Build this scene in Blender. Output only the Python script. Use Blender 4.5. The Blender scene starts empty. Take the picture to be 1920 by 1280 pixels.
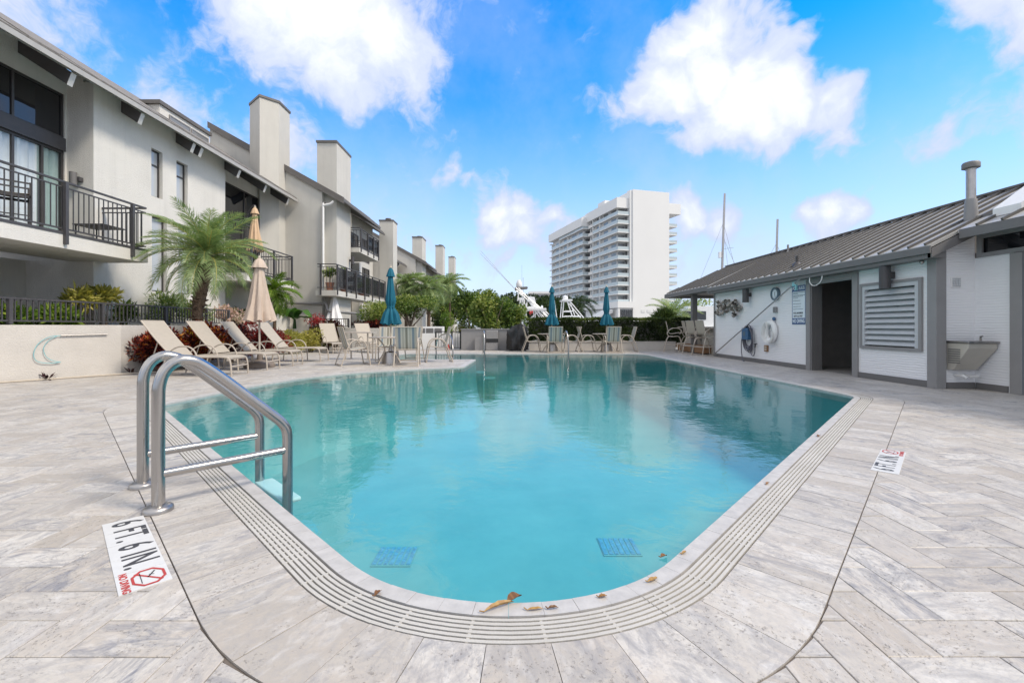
import bpy, math, random
import numpy as np
from mathutils import Vector, Matrix
from mathutils.geometry import tessellate_polygon
random.seed(11); RNG = np.random.default_rng(5)
PI = math.pi; R = math.radians
sc = bpy.context.scene; COL = sc.collection

# ---------------------------------------------------------------- camera
cam_d = bpy.data.cameras.new('camera'); cam = bpy.data.objects.new('camera', cam_d); COL.objects.link(cam)
cam.location = (0, 0, 1.0); cam.rotation_euler = (R(90), 0, 0)
cam_d.sensor_width = 36.0; cam_d.lens = 36.0*836/1920
cam_d.shift_x = 5/1920; cam_d.shift_y = -28/1920
cam_d.clip_start = .05; cam_d.clip_end = 6000
sc.camera = cam

# ---------------------------------------------------------------- sky and sun
SUN_EL, SUN_AZ = 50.0, 110.0          # azimuth clockwise from +Y (north), so the sun stands to the right
world = bpy.data.worlds.new('World'); sc.world = world; world.use_nodes = True
wt = world.node_tree; wt.nodes.clear()
def WN(t, **k):
    n = wt.nodes.new(t)
    for a, v in k.items(): setattr(n, a, v)
    return n
def wl(a, b): wt.links.new(a, b)
def wmath(op, a, b=None, c=None, clamp=False):
    n = WN('ShaderNodeMath', operation=op); n.use_clamp = clamp
    for i, v in enumerate((a, b, c)):
        if v is None: continue
        if isinstance(v, (int, float)): n.inputs[i].default_value = v
        else: wl(v, n.inputs[i])
    return n.outputs[0]
def wmap(v, a, b, c, d, smooth=True):
    n = WN('ShaderNodeMapRange'); n.interpolation_type = 'SMOOTHSTEP' if smooth else 'LINEAR'; n.clamp = True
    wl(v, n.inputs[0])
    for i, x in enumerate((a, b, c, d)): n.inputs[i+1].default_value = x
    return n.outputs[0]
def wmix(f, a, b, mode='MIX'):
    n = WN('ShaderNodeMix', data_type='RGBA', blend_type=mode)
    for s, v in ((0, f), (6, a), (7, b)):
        if isinstance(v, (int, float)): n.inputs[s].default_value = v
        elif isinstance(v, tuple): n.inputs[s].default_value = (*v, 1)
        else: wl(v, n.inputs[s])
    return n.outputs[2]
sky = WN('ShaderNodeTexSky', sky_type='NISHITA'); sky.sun_disc = False
sky.sun_elevation = R(SUN_EL); sky.sun_rotation = R(SUN_AZ)
sky.air_density = 1.15; sky.dust_density = .6; sky.ozone_density = 2.2
tc = WN('ShaderNodeTexCoord')
def wnoise(scale, detail, rough, vec, dist=0):
    n = WN('ShaderNodeTexNoise'); n.inputs['Scale'].default_value = scale; n.inputs['Detail'].default_value = detail
    n.inputs['Roughness'].default_value = rough; n.inputs['Distortion'].default_value = dist
    wl(vec, n.inputs['Vector']); return n
dirv = WN('ShaderNodeVectorMath', operation='NORMALIZE'); wl(tc.outputs['Generated'], dirv.inputs[0])
warp = wnoise(5.0, 4, .6, dirv.outputs[0])
wsub = WN('ShaderNodeVectorMath', operation='SUBTRACT'); wl(warp.outputs['Color'], wsub.inputs[0]); wsub.inputs[1].default_value = (.5, .5, .5)
wsc = WN('ShaderNodeVectorMath', operation='SCALE'); wl(wsub.outputs[0], wsc.inputs[0]); wsc.inputs['Scale'].default_value = .16
wadd = WN('ShaderNodeVectorMath', operation='ADD'); wl(dirv.outputs[0], wadd.inputs[0]); wl(wsc.outputs[0], wadd.inputs[1])
dw = wadd.outputs[0]
def cdir(az, el):                      # azimuth from +Y towards +X, elevation, degrees
    a, e = R(az), R(el); return (math.sin(a)*math.cos(e), math.cos(a)*math.cos(e), math.sin(e))
# cumulus lobes: azimuth, elevation, angular radius (deg), density
LOBES = [
 (-22,33,7.5,1.1),(-16,31.5,6.5,1.05),(-28,33,7,1.0),(-12.5,28.5,4.5,.8),(-20,28,6,.95),(-27,28.5,6,.8),(-10.5,30.5,3.5,.7),(-34,27,6,.45),(-42,27,6,.36),(-49,29,4.5,.28),(-38,21,6,.60),(-33,17,5.5,.62),(-27,20,5.5,.60),(-44,22,5,.5),(-24,41,9,1.0),(-14,41,9,.9),(-38,42,8,.5),
 (24.5,31.5,4.2,1.1),(21,30,3.5,.95),(28.5,30.5,3.2,.95),(25,27.5,5,1.15),(20.5,26,4.5,1.05),(29.5,26.5,4,1.0),(17.5,25.5,3,.8),(27,23.5,5,1.1),(32,23.5,4,1.05),(35.5,22.5,3.2,.95),(22,22,4,.8),(30,20.8,4,.75),(36.5,20.5,3,.7),(14.5,24.5,3,.5),(11.5,26,2.5,.38),
 (-7,19.5,2.6,.75),(-8.5,18.3,2.6,.7),(-5,18.5,2.4,.6),(-11,18,2.2,.42),(-3,17.5,2,.3),(5,22.5,2,.42),(7,22,1.6,.3),
 (-2,14.2,3.2,.95),(1.5,14.8,3.2,1.0),(5,14.2,3,.9),(-1,12,3.6,.85),(3,12,3.6,.9),(7.5,12,3,.75),(0,9,4,.6),(5,8.8,4,.6),(-6,9,5,.42),(9,8,5,.45),(-14,10,5,.4),(14,9,6,.45),(22,7,7,.42),
 (22,13,3.2,.85),(26,12.6,3.2,.85),(18.5,12.5,3,.62),(28.5,11,2.6,.5),(20,10.3,3.6,.5),
 (33.5,12.4,2.8,.95),(36,12.3,2.8,.95),(38.3,11.4,2.6,.85),(35,10.8,3.4,.75),(30,9.5,3,.36),(40,9.5,3,.4),
 (47.5,26,3.4,.8),(50,24,4,.85),(48,21.5,3.2,.5),(45,17,3.6,.55),(51,17,4.5,.6),(41,14,3,.45),(60,25,10,.8),
 (-52,14,8,.5),(-64,30,18,1.4),(78,32,19,1.4),(-92,20,22,1.6),(-98,48,20,1.5),(105,22,20,1.3),(135,32,24,1.5),(165,24,22,1.5),(-125,34,24,1.6),(-155,24,24,1.6),(178,55,22,1.5),(-70,62,20,1.4),(45,64,17,1.3),(110,60,20,1.4),(-130,66,20,1.5),(-20,64,14,1.2),(0,84,16,1.2)]  # mostly clouds out of view, added wide and dense as white fill light
dens = None
for az, el, rad, wgt in LOBES:
    d = WN('ShaderNodeVectorMath', operation='DISTANCE'); wl(dw, d.inputs[0]); d.inputs[1].default_value = cdir(az, el)
    v = wmap(d.outputs['Value'], 0, R(rad)*1.55, wgt, 0)
    dens = v if dens is None else wmath('SMOOTH_MAX', dens, v, .25)
n1 = wnoise(8.0, 9, .60, dw); n3 = wnoise(24.0, 6, .62, dw); n2 = wnoise(2.6, 7, .60, dirv.outputs[0], .0)
d0 = wmath('ADD', dens, wmath('MULTIPLY', wmath('SUBTRACT', n1.outputs['Fac'], .5), .95))
d1 = wmath('ADD', d0, wmath('MULTIPLY', wmath('SUBTRACT', n3.outputs['Fac'], .5), .55))
cloud = wmap(d1, .30, .66, 0, 1)
sepd = WN('ShaderNodeSeparateXYZ'); wl(dirv.outputs[0], sepd.inputs[0])
veil = wmath('MULTIPLY', wmap(n2.outputs['Fac'], .40, .72, 0, .62), wmap(sepd.outputs['Z'], .0, .5, 1, .45))
low = wmap(sepd.outputs['Z'], -.05, .57, .92, 0)
core = wmap(d1, .5, 1.5, 0, 1)
SKY_K = .10                            # Background strength
CW = 7.2                               # cloud radiance, divided by the strength
ccol = wmix(core, (CW*.36, CW*.41, CW*.54), (CW*.72, CW*.72, CW*.72))
hs = WN('ShaderNodeHueSaturation'); hs.inputs['Hue'].default_value = .506; hs.inputs['Saturation'].default_value = 1.58; hs.inputs['Value'].default_value = 1.26; wl(sky.outputs[0], hs.inputs['Color'])
s1 = wmix(low, hs.outputs[0], (CW*.36, CW*.42, CW*.56))
s2 = wmix(veil, s1, (CW*.36, CW*.41, CW*.54))
s3 = wmix(cloud, s2, ccol)
bg = WN('ShaderNodeBackground'); bg.inputs['Strength'].default_value = SKY_K; wl(s3, bg.inputs['Color'])
wo = WN('ShaderNodeOutputWorld'); wl(bg.outputs[0], wo.inputs['Surface'])
world.cycles.sampling_method = 'MANUAL'; world.cycles.sample_map_resolution = 512

sun_d = bpy.data.lights.new('sun', 'SUN'); sun = bpy.data.objects.new('sun', sun_d); COL.objects.link(sun)
sun_d.energy = 1.35; sun_d.angle = R(13); sun_d.color = (1.0, .90, .76)
_s = Vector(cdir(SUN_AZ, SUN_EL)); sun.rotation_euler = _s.to_track_quat('Z', 'Y').to_euler(); sun.location = _s*60

vs = sc.view_settings
sc.display_settings.display_device = 'sRGB'
vs.view_transform = 'Standard'; vs.look = 'None'; vs.gamma = 1; vs.use_curve_mapping = False; vs.exposure = 1.36
cy = sc.cycles
cy.max_bounces = 7; cy.diffuse_bounces = 4; cy.glossy_bounces = 3; cy.transmission_bounces = 4; cy.transparent_max_bounces = 8
cy.caustics_reflective = False; cy.caustics_refractive = False; cy.use_denoising = True; cy.sample_clamp_direct = 3.0; cy.sample_clamp_indirect = 3.0

# ---------------------------------------------------------------- helpers
def tag(o, label=None, cat=None, group=None, kind=None):
    if label: o['label'] = label
    if cat: o['category'] = cat
    if group: o['group'] = group
    if kind: o['kind'] = kind
    return o
def E(name, label, cat, loc=(0, 0, 0), rz=0, group=None, kind=None):
    o = bpy.data.objects.new(name, None); o.empty_display_size = .1; COL.objects.link(o)
    o.location = loc; o.rotation_euler = (0, 0, rz); tag(o, label, cat, group, kind); return o
def origin(o):
    v = Vector((0, 0, 0))
    while o is not None: v += Vector(o.location); o = o.parent
    return v
KIDS = {}
def link(name, me, mat, parent=None):
    o = bpy.data.objects.new(name, me); COL.objects.link(o)
    if mat is not None and len(me.materials) == 0: me.materials.append(mat)
    if parent is not None: o.parent = parent; KIDS.setdefault(parent.name, []).append(o)
    return o
def copy_tree(o, parent=None):
    c = o.copy(); COL.objects.link(c)
    if parent is not None: c.parent = parent; KIDS.setdefault(parent.name, []).append(c)
    for ch in list(KIDS.get(o.name, [])): copy_tree(ch, c)
    return c
def place(o, loc, rz=0, label=None, group=None, s=None):
    o.location = loc; o.rotation_euler = (0, 0, rz)
    if label: o['label'] = label
    if group: o['group'] = group
    if s: o.scale = (s, s, s)
    return o
class MB:
    def __init__(s): s.v = []; s.f = []
    def add(s, vs_, fs):
        b = len(s.v); s.v += [tuple(x) for x in vs_]; s.f += [tuple(i+b for i in q) for q in fs]; return s
    def box(s, x0, x1, y0, y1, z0, z1):
        return s.add([(x0,y0,z0),(x1,y0,z0),(x1,y1,z0),(x0,y1,z0),(x0,y0,z1),(x1,y0,z1),(x1,y1,z1),(x0,y1,z1)],
                     [(0,3,2,1),(4,5,6,7),(0,1,5,4),(1,2,6,5),(2,3,7,6),(3,0,4,7)])
    def beam(s, p, q, w, h, up=(0,0,1)):
        p, q = Vector(p), Vector(q); d = (q-p).normalized(); u = Vector(up)
        if abs(d.dot(u)) > .99: u = Vector((0,1,0))
        a = d.cross(u).normalized()*w/2; b = a.cross(d).normalized()*h/2
        vv = [p-a-b, p+a-b, p+a+b, p-a+b, q-a-b, q+a-b, q+a+b, q-a+b]
        return s.add(vv, [(0,1,2,3),(7,6,5,4),(0,4,5,1),(1,5,6,2),(2,6,7,3),(3,7,4,0)])
    def tube(s, pts, r, n=8, caps=True):
        P = [Vector(p) for p in pts]; m = len(P); rr = r if isinstance(r, (list, tuple)) else [r]*m
        t0 = (P[1]-P[0]).normalized(); nrm = t0.orthogonal().normalized(); vv = []
        for i in range(m):
            t = ((P[min(i+1, m-1)]-P[i]).normalized() + (P[i]-P[max(i-1, 0)]).normalized())
            t = t.normalized() if t.length > 1e-6 else t0
            nrm = (nrm - t*nrm.dot(t)); nrm = nrm.normalized() if nrm.length > 1e-6 else t.orthogonal().normalized()
            bn = t.cross(nrm)
            for k in range(n):
                a = 2*PI*k/n; vv.append(P[i] + (nrm*math.cos(a)+bn*math.sin(a))*rr[i])
        ff = [(i*n+k, i*n+(k+1)%n, (i+1)*n+(k+1)%n, (i+1)*n+k) for i in range(m-1) for k in range(n)]
        if caps: ff += [tuple(range(n))[::-1], tuple((m-1)*n+k for k in range(n))]
        return s.add(vv, ff)
    def lathe(s, prof, c=(0,0,0), n=16, flute=None):
        vv = []; m = len(prof)
        for i, (r, z) in enumerate(prof):
            for k in range(n):
                a = 2*PI*k/n; q = r*(flute(a, i/(m-1)) if flute else 1)
                vv.append((c[0]+q*math.cos(a), c[1]+q*math.sin(a), c[2]+z))
        ff = [(i*n+k, i*n+(k+1)%n, (i+1)*n+(k+1)%n, (i+1)*n+k) for i in range(m-1) for k in range(n)]
        if prof[0][0] > 1e-6: ff.append(tuple(range(n))[::-1])
        if prof[-1][0] > 1e-6: ff.append(tuple((m-1)*n+k for k in range(n)))
        return s.add(vv, ff)
    def ball(s, c, r, n=10, m=7):
        rx, ry, rz = r if isinstance(r, tuple) else (r, r, r)
        vv = [(c[0]+rx*math.sin(PI*i/m)*math.cos(2*PI*k/n), c[1]+ry*math.sin(PI*i/m)*math.sin(2*PI*k/n), c[2]-rz*math.cos(PI*i/m)) for i in range(m+1) for k in range(n)]
        return s.add(vv, [(i*n+k, i*n+(k+1)%n, (i+1)*n+(k+1)%n, (i+1)*n+k) for i in range(m) for k in range(n)])
    def exy(s, poly, y0, y1):           # polygon in (x,z), extruded along y
        n = len(poly)
        return s.add([(a,y0,b) for a,b in poly]+[(a,y1,b) for a,b in poly], [tuple(range(n)), tuple(range(2*n-1,n-1,-1))]+[(i,i+n,(i+1)%n+n,(i+1)%n) for i in range(n)])
    def exx(s, poly, x0, x1):           # polygon in (y,z), extruded along x
        n = len(poly)
        return s.add([(x0,a,b) for a,b in poly]+[(x1,a,b) for a,b in poly], [tuple(range(n))[::-1], tuple(range(n,2*n))]+[(i,(i+1)%n,(i+1)%n+n,i+n) for i in range(n)])
    def exz(s, poly, z0, z1):           # polygon in (x,y), extruded along z
        n = len(poly)
        return s.add([(a,b,z0) for a,b in poly]+[(a,b,z1) for a,b in poly], [tuple(range(n))[::-1], tuple(range(n,2*n))]+[(i,(i+1)%n,(i+1)%n+n,i+n) for i in range(n)])
    def quad(s, a, b, c, d): return s.add([a,b,c,d], [(0,1,2,3)])
    def mesh(s, name='mesh', smooth=False, off=None):
        me = bpy.data.meshes.new(name)
        v = s.v if off is None else [(x-off[0], y-off[1], z-off[2]) for x,y,z in s.v]
        me.from_pydata(v, [], s.f); me.validate(); me.update()
        if smooth:
            me.polygons.foreach_set('use_smooth', [True]*len(me.polygons)); me.set_sharp_from_angle(angle=.75)
        return me
    def build(s, name, mat, parent=None, smooth=False, bevel=0):
        o = link(name, s.mesh(name, smooth, origin(parent) if parent is not None else None), mat, parent)
        if bevel:
            b = o.modifiers.new('bevel', 'BEVEL'); b.width = bevel; b.segments = 2; b.limit_method = 'ANGLE'
        return o
def arc(c, r, a0, a1, n, plane='xz', k=0.0):
    out = []
    for i in range(n+1):
        a = R(a0+(a1-a0)*i/n); p, q = r*math.cos(a), r*math.sin(a)
        out.append({'xz': (c[0]+p, c[1], c[2]+q), 'xy': (c[0]+p, c[1]+q, c[2]), 'yz': (c[0], c[1]+p, c[2]+q)}[plane])
    return out
def smooth_path(pts, n=6):              # Catmull-Rom
    P = [Vector(p) for p in pts]; P = [P[0]*2-P[1]]+P+[P[-1]*2-P[-2]]; out = []
    for i in range(1, len(P)-2):
        for k in range(n):
            t = k/n; a,b,c,d = P[i-1],P[i],P[i+1],P[i+2]
            out.append(.5*((2*b)+(c-a)*t+(2*a-5*b+4*c-d)*t*t+(3*b-a-3*c+d)*t**3))
    return out+[P[-2]]
def text_mesh(body, size, mat, parent, name='lettering', sx=1.0, align='CENTER', spacing=1.0, bold=0.0, ext=.0015, M=None):
    cu = bpy.data.curves.new('t', 'FONT'); cu.body = body; cu.size = size; cu.align_x = align; cu.align_y = 'CENTER'
    cu.extrude = ext; cu.offset = bold; cu.space_character = spacing; cu.resolution_u = 3
    t = bpy.data.objects.new('t', cu); COL.objects.link(t)
    me = bpy.data.meshes.new_from_object(t.evaluated_get(bpy.context.evaluated_depsgraph_get()))
    bpy.data.objects.remove(t); me.transform(Matrix.Diagonal((sx, 1, 1, 1)))
    if M is not None: me.transform(M)
    off = origin(parent); me.transform(Matrix.Translation(-off)); me.materials.clear()
    return link(name, me, mat, parent)

# ---------------------------------------------------------------- materials
def nd(nt, t, **k):
    n = nt.nodes.new(t)
    for a, v in k.items(): setattr(n, a, v)
    return n
def newmat(name):
    m = bpy.data.materials.new(name); m.use_nodes = True; nt = m.node_tree
    return m, nt, nt.nodes['Principled BSDF']
def mixc(nt, f, a, b, mode='MIX'):
    n = nd(nt, 'ShaderNodeMix', data_type='RGBA', blend_type=mode)
    for s, v in ((0, f), (6, a), (7, b)):
        if isinstance(v, (int, float)): n.inputs[s].default_value = v
        elif isinstance(v, tuple): n.inputs[s].default_value = (*v[:3], 1)
        else: nt.links.new(v, n.inputs[s])
    return n.outputs[2]
def noise(nt, vec, scale, detail=4, rough=.55, dist=0):
    n = nd(nt, 'ShaderNodeTexNoise'); n.inputs['Scale'].default_value = scale; n.inputs['Detail'].default_value = detail
    n.inputs['Roughness'].default_value = rough; n.inputs['Distortion'].default_value = dist
    if vec is not None: nt.links.new(vec, n.inputs['Vector'])
    return n.outputs['Fac']
def rng(nt, v, a, b, c=0., d=1., smooth=False):
    n = nd(nt, 'ShaderNodeMapRange'); n.clamp = True
    if smooth: n.interpolation_type = 'SMOOTHSTEP'
    nt.links.new(v, n.inputs[0])
    for i, x in enumerate((a, b, c, d)): n.inputs[i+1].default_value = x
    return n.outputs[0]
def mmath(nt, op, a, b=None):
    n = nd(nt, 'ShaderNodeMath', operation=op)
    for i, v in enumerate((a, b)):
        if v is None: continue
        if isinstance(v, (int, float)): n.inputs[i].default_value = v
        else: nt.links.new(v, n.inputs[i])
    return n.outputs[0]
def bumpn(nt, h, strength, dist, bs):
    b = nd(nt, 'ShaderNodeBump'); b.inputs['Strength'].default_value = strength; b.inputs['Distance'].default_value = dist
    nt.links.new(h, b.inputs['Height']); nt.links.new(b.outputs[0], bs.inputs['Normal']); return b
def pm(name, col, rough=.6, metal=0., var=.12, scale=6., bump=0., bscale=80., bdist=.004, dirt=0., stretch=(1,1,1), spec=.5, streak=0.):
    m, nt, bs = newmat(name)
    tcn = nd(nt, 'ShaderNodeTexCoord'); mp = nd(nt, 'ShaderNodeMapping'); mp.inputs['Scale'].default_value = stretch
    nt.links.new(tcn.outputs['Object'], mp.inputs[0]); v = mp.outputs[0]
    f = noise(nt, v, scale, 5, .6)
    lo = tuple(c*(1-var) for c in col); hi = tuple(min(1, c*(1+var*.8)) for c in col)
    c = mixc(nt, rng(nt, f, .3, .7), lo, hi)
    if dirt:
        f2 = noise(nt, v, scale*.35, 6, .7, .8)
        c = mixc(nt, rng(nt, f2, .5, .75, 0, dirt), c, tuple(x*.55 for x in col))
    if streak:
        mp3 = nd(nt, 'ShaderNodeMapping'); mp3.inputs['Scale'].default_value = (2.6, 2.6, .13); nt.links.new(tcn.outputs['Object'], mp3.inputs[0])
        c = mixc(nt, rng(nt, noise(nt, mp3.outputs[0], 1.6, 7, .72), .5, .8, 0, streak), c, tuple(x*.5 for x in col))
    nt.links.new(c, bs.inputs['Base Color'])
    bs.inputs['Metallic'].default_value = metal; bs.inputs['Specular IOR Level'].default_value = spec
    nt.links.new(rng(nt, f, .2, .8, max(0, rough-.06), min(1, rough+.06)), bs.inputs['Roughness'])
    if bump: bumpn(nt, noise(nt, v, bscale, 3, .6), bump, bdist, bs)
    return m
def leafmat(name, cols, trans=.35, rough=.45, attr='rnd'):
    m, nt, bs = newmat(name)
    a = nd(nt, 'ShaderNodeAttribute', attribute_name=attr); cr = nd(nt, 'ShaderNodeValToRGB')
    el = cr.color_ramp.elements
    while len(el) < len(cols): el.new(.5)
    for i, c in enumerate(cols): el[i].position = i/(len(cols)-1); el[i].color = (*c, 1)
    nt.links.new(a.outputs['Fac'], cr.inputs[0]); nt.links.new(cr.outputs[0], bs.inputs['Base Color'])
    bs.inputs['Roughness'].default_value = rough; bs.inputs['Specular IOR Level'].default_value = .4
    tr = nd(nt, 'ShaderNodeBsdfTranslucent'); nt.links.new(mixc(nt, 1.0, cr.outputs[0], (1.25, 1.3, .7), 'MULTIPLY'), tr.inputs['Color'])
    mx = nd(nt, 'ShaderNodeMixShader'); mx.inputs[0].default_value = trans
    nt.links.new(bs.outputs[0], mx.inputs[1]); nt.links.new(tr.outputs[0], mx.inputs[2])
    nt.links.new(mx.outputs[0], nt.nodes['Material Output'].inputs['Surface']); return m
M = {}
M['stucco'] = pm('stucco white', (.70,.68,.635), .85, var=.05, scale=1.2, bump=1.0, bscale=48, bdist=.014, dirt=.13, streak=.22)
M['stucco_grey'] = pm('stucco warm grey', (.585,.565,.52), .85, var=.05, scale=1.2, bump=1.0, bscale=48, bdist=.014, dirt=.12, streak=.22)
M['stucco_retaining'] = pm('stucco retaining wall', (.57,.54,.50), .9, var=.07, scale=2, bump=.8, bscale=45, bdist=.012, dirt=.2)
M['grey_paint'] = pm('grey paint', (.155,.15,.148), .55, var=.06, scale=4, bump=.1, bscale=60)
M['grey_trim'] = pm('mid grey trim', (.26,.255,.255), .5, var=.06, scale=4)
M['bronze'] = pm('dark bronze metal', (.055,.05,.05), .45, var=.15, scale=8)
M['railing'] = pm('railing dark grey', (.065,.062,.066), .5, var=.15, scale=9)
M['roof_shingle'] = pm('roof shingle grey', (.20,.185,.17), .8, var=.3, scale=7, bump=.5, bscale=40, bdist=.01)
M['soffit'] = pm('dark soffit', (.09,.085,.082), .7, var=.1)
M['rafter_lit_end'] = pm('rafter lit end', (.62,.61,.59), .7, var=.05)  # pale end cut: the light on that face is put into the colour
M['rafter'] = pm('rafter shaded side', (.085,.08,.08), .7, var=.1)  # dark sides: their shade is put into the colour
M['cap'] = pm('cap flashing', (.13,.12,.112), .55, var=.15)
M['white'] = pm('white paint', (.80,.80,.79), .55, var=.03)
M['white_gloss'] = pm('white gel coat', (.80,.81,.82), .25, var=.03)
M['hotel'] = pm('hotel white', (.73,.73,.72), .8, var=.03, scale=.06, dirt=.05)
M['hotel_shade'] = pm('hotel shaded white', (.64,.645,.64), .8, var=.04, scale=.1)  # darker copy of the hotel white, shade of wing and recesses painted in
M['steel'] = pm('brushed steel', (.43,.415,.40), .21, 1.0, var=.06, scale=14, bump=.06, bscale=180, stretch=(1,1,.15))
M['steel_dull'] = pm('dull steel', (.42,.40,.385), .36, 1.0, var=.1, scale=10)
M['taupe'] = pm('taupe frame', (.44,.385,.325), .42, var=.06, scale=10)
M['table_top'] = pm('tan table top', (.46,.41,.36), .5, var=.08, scale=15)
M['plastic_taupe'] = pm('taupe plastic', (.35,.30,.26), .5, var=.08)
M['black_vinyl'] = pm('black vinyl', (.012,.012,.013), .33, var=.2, bump=.5, bscale=14, bdist=.03)
M['black'] = pm('black', (.02,.02,.021), .5, var=.2)
M['blue_plastic'] = pm('blue plastic', (.05,.13,.25), .4, var=.1)
M['clock_blue'] = pm('slate blue', (.10,.15,.19), .5, var=.1)
M['hose'] = pm('grey hose', (.10,.10,.125), .5, var=.2)
M['rope'] = pm('white rope', (.75,.74,.72), .8, var=.1, bump=.5, bscale=90)
M['red'] = pm('red', (.42,.045,.04), .5, var=.08)
M['letter_black'] = pm('letter black', (.045,.045,.05), .5, var=.1)
M['sign_blue'] = pm('sign blue', (.015,.07,.22), .4, var=.08)
M['sign_white'] = pm('sign white', (.72,.79,.84), .4, var=.03)
M['cyan_hose'] = pm('cyan hose', (.22,.50,.54), .35, var=.1)
M['trunk'] = pm('palm trunk', (.125,.085,.058), .9, var=.45, scale=16, bump=1, bscale=30, bdist=.03)
M['bark'] = pm('bark', (.17,.13,.10), .9, var=.3, scale=12, bump=.8, bscale=30, bdist=.02)
M['terracotta'] = pm('terracotta', (.35,.16,.10), .8, var=.1)
M['curtain'] = pm('curtain', (.78,.79,.82), .9, var=.04)
M['curtain_teal'] = pm('teal curtain', (.42,.53,.53), .9, var=.08)
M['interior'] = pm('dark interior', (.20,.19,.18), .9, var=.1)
M['tile_blue'] = pm('blue mosaic', (.06,.18,.30), .2, var=.5, scale=60)
M['dirt'] = pm('garden soil', (.09,.065,.045), .95, var=.3, bump=.6, bscale=30)
M['canvas_taupe'] = pm('taupe canvas', (.52,.42,.345), .9, var=.06, scale=8, bump=.2, bscale=300, bdist=.001)
M['canvas_tan'] = pm('tan canvas', (.60,.42,.27), .9, var=.06, scale=8)
M['canvas_white'] = pm('white canvas', (.78,.78,.79), .9, var=.04, scale=8)
M['canvas_teal'] = pm('teal canvas', (.0,.105,.165), .8, var=.12, scale=8, bump=.2, bscale=300, bdist=.001)
M['louvre'] = pm('louvre silver', (.52,.54,.56), .4, .0, var=.05)
M['wood'] = pm('teak', (.27,.15,.08), .6, var=.2, stretch=(1,1,6))
M['ground'] = pm('marina ground', (.24,.235,.225), .9, var=.2, scale=.3)
M['beige'] = pm('beige moulding', (.50,.44,.36), .6)

def glassmat(name, col, rough=.03, ior=1.5):
    m, nt, bs = newmat(name); bs.inputs['Base Color'].default_value = (*col, 1); bs.inputs['Roughness'].default_value = rough
    bs.inputs['Specular IOR Level'].default_value = .9; bs.inputs['IOR'].default_value = ior
    n_ = noise(nt, nd(nt, 'ShaderNodeTexCoord').outputs['Object'], 1.3, 2); bumpn(nt, n_, .05, .05, bs); return m
M['glass_dark'] = glassmat('dark window glass', (.012,.013,.016))
M['hotel_rail'] = pm('hotel balustrade', (.46,.53,.555), .3, var=.05)
M['glass_light'] = glassmat('pale reflecting glass', (.46,.48,.50), .06)  # pale sky reflection, with blinds, put into the glass colour
M['fascia_grey'] = pm('fascia grey', (.40,.39,.375), .6, var=.08)
M['glass_mid'] = glassmat('grey window glass', (.19,.20,.21), .05); M['marker_tile'] = pm('marker tile', (.60,.60,.595), .35, var=.04, scale=20)
def clearglass(name, tint, ior=1.45):
    m, nt, bs = newmat(name); tr = nd(nt, 'ShaderNodeBsdfTransparent'); tr.inputs[0].default_value = (*tint, 1)
    gl = nd(nt, 'ShaderNodeBsdfGlossy'); gl.inputs['Roughness'].default_value = .02; fr = nd(nt, 'ShaderNodeFresnel'); bf = nd(nt, 'ShaderNodeNewGeometry')
    nt.links.new(rng(nt, bf.outputs['Backfacing'], 0, 1, ior, 1/ior), fr.inputs[0])
    mx = nd(nt, 'ShaderNodeMixShader'); nt.links.new(fr.outputs[0], mx.inputs[0]); nt.links.new(tr.outputs[0], mx.inputs[1]); nt.links.new(gl.outputs[0], mx.inputs[2])
    nt.links.new(mx.outputs[0], nt.nodes['Material Output'].inputs[0]); return m
M['glass_clear'] = clearglass('clear glass', (.95,.97,.97))
M['glass_rail'] = clearglass('smoked railing glass', (.34,.36,.40))

def sling(name, stripes):
    m, nt, bs = newmat(name); tcn = nd(nt, 'ShaderNodeTexCoord'); v = tcn.outputs['Object']
    sp = nd(nt, 'ShaderNodeSeparateXYZ'); nt.links.new(v, sp.inputs[0])
    wv = nd(nt, 'ShaderNodeTexNoise'); wv.inputs['Scale'].default_value = 60; mp = nd(nt, 'ShaderNodeMapping'); mp.inputs['Scale'].default_value = (2.2,.12,.12)
    nt.links.new(v, mp.inputs[0]); nt.links.new(mp.outputs[0], wv.inputs['Vector'])
    if stripes:
        cr = nd(nt, 'ShaderNodeValToRGB'); cr.color_ramp.interpolation = 'CONSTANT'; el = cr.color_ramp.elements
        cols = [(0,(.16,.165,.15)),(.05,(.60,.57,.49)),(.13,(.27,.33,.37)),(.24,(.63,.60,.52)),(.30,(.50,.49,.42)),(.36,(.64,.62,.55)),(.44,(.30,.29,.24)),(.54,(.62,.60,.52)),(.62,(.48,.47,.41)),(.68,(.63,.61,.53)),(.76,(.27,.32,.37)),(.87,(.60,.57,.50)),(.95,(.16,.165,.15))]
        while len(el) < len(cols): el.new(.5)
        for i, (p, c) in enumerate(cols): el[i].position = p; el[i].color = (*c, 1)
        nt.links.new(rng(nt, sp.outputs['X'], -.27, .27), cr.inputs[0]); base = cr.outputs[0]
    else: base = mixc(nt, 0., (.56,.505,.43), (.5,.45,.38))
    c = mixc(nt, rng(nt, wv.outputs['Fac'], .3, .7, 0, .35), base, mixc(nt, 1., base, (.72,.72,.70), 'MULTIPLY'))
    nt.links.new(c, bs.inputs['Base Color']); bs.inputs['Roughness'].default_value = .75
    tr = nd(nt, 'ShaderNodeBsdfTranslucent'); nt.links.new(c, tr.inputs[0]); mx = nd(nt, 'ShaderNodeMixShader'); mx.inputs[0].default_value = .25
    nt.links.new(bs.outputs[0], mx.inputs[1]); nt.links.new(tr.outputs[0], mx.inputs[2]); nt.links.new(mx.outputs[0], nt.nodes['Material Output'].inputs[0])
    return m
M['sling_stripe'] = sling('striped sling', True); M['sling_beige'] = sling('beige sling', False)

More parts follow.
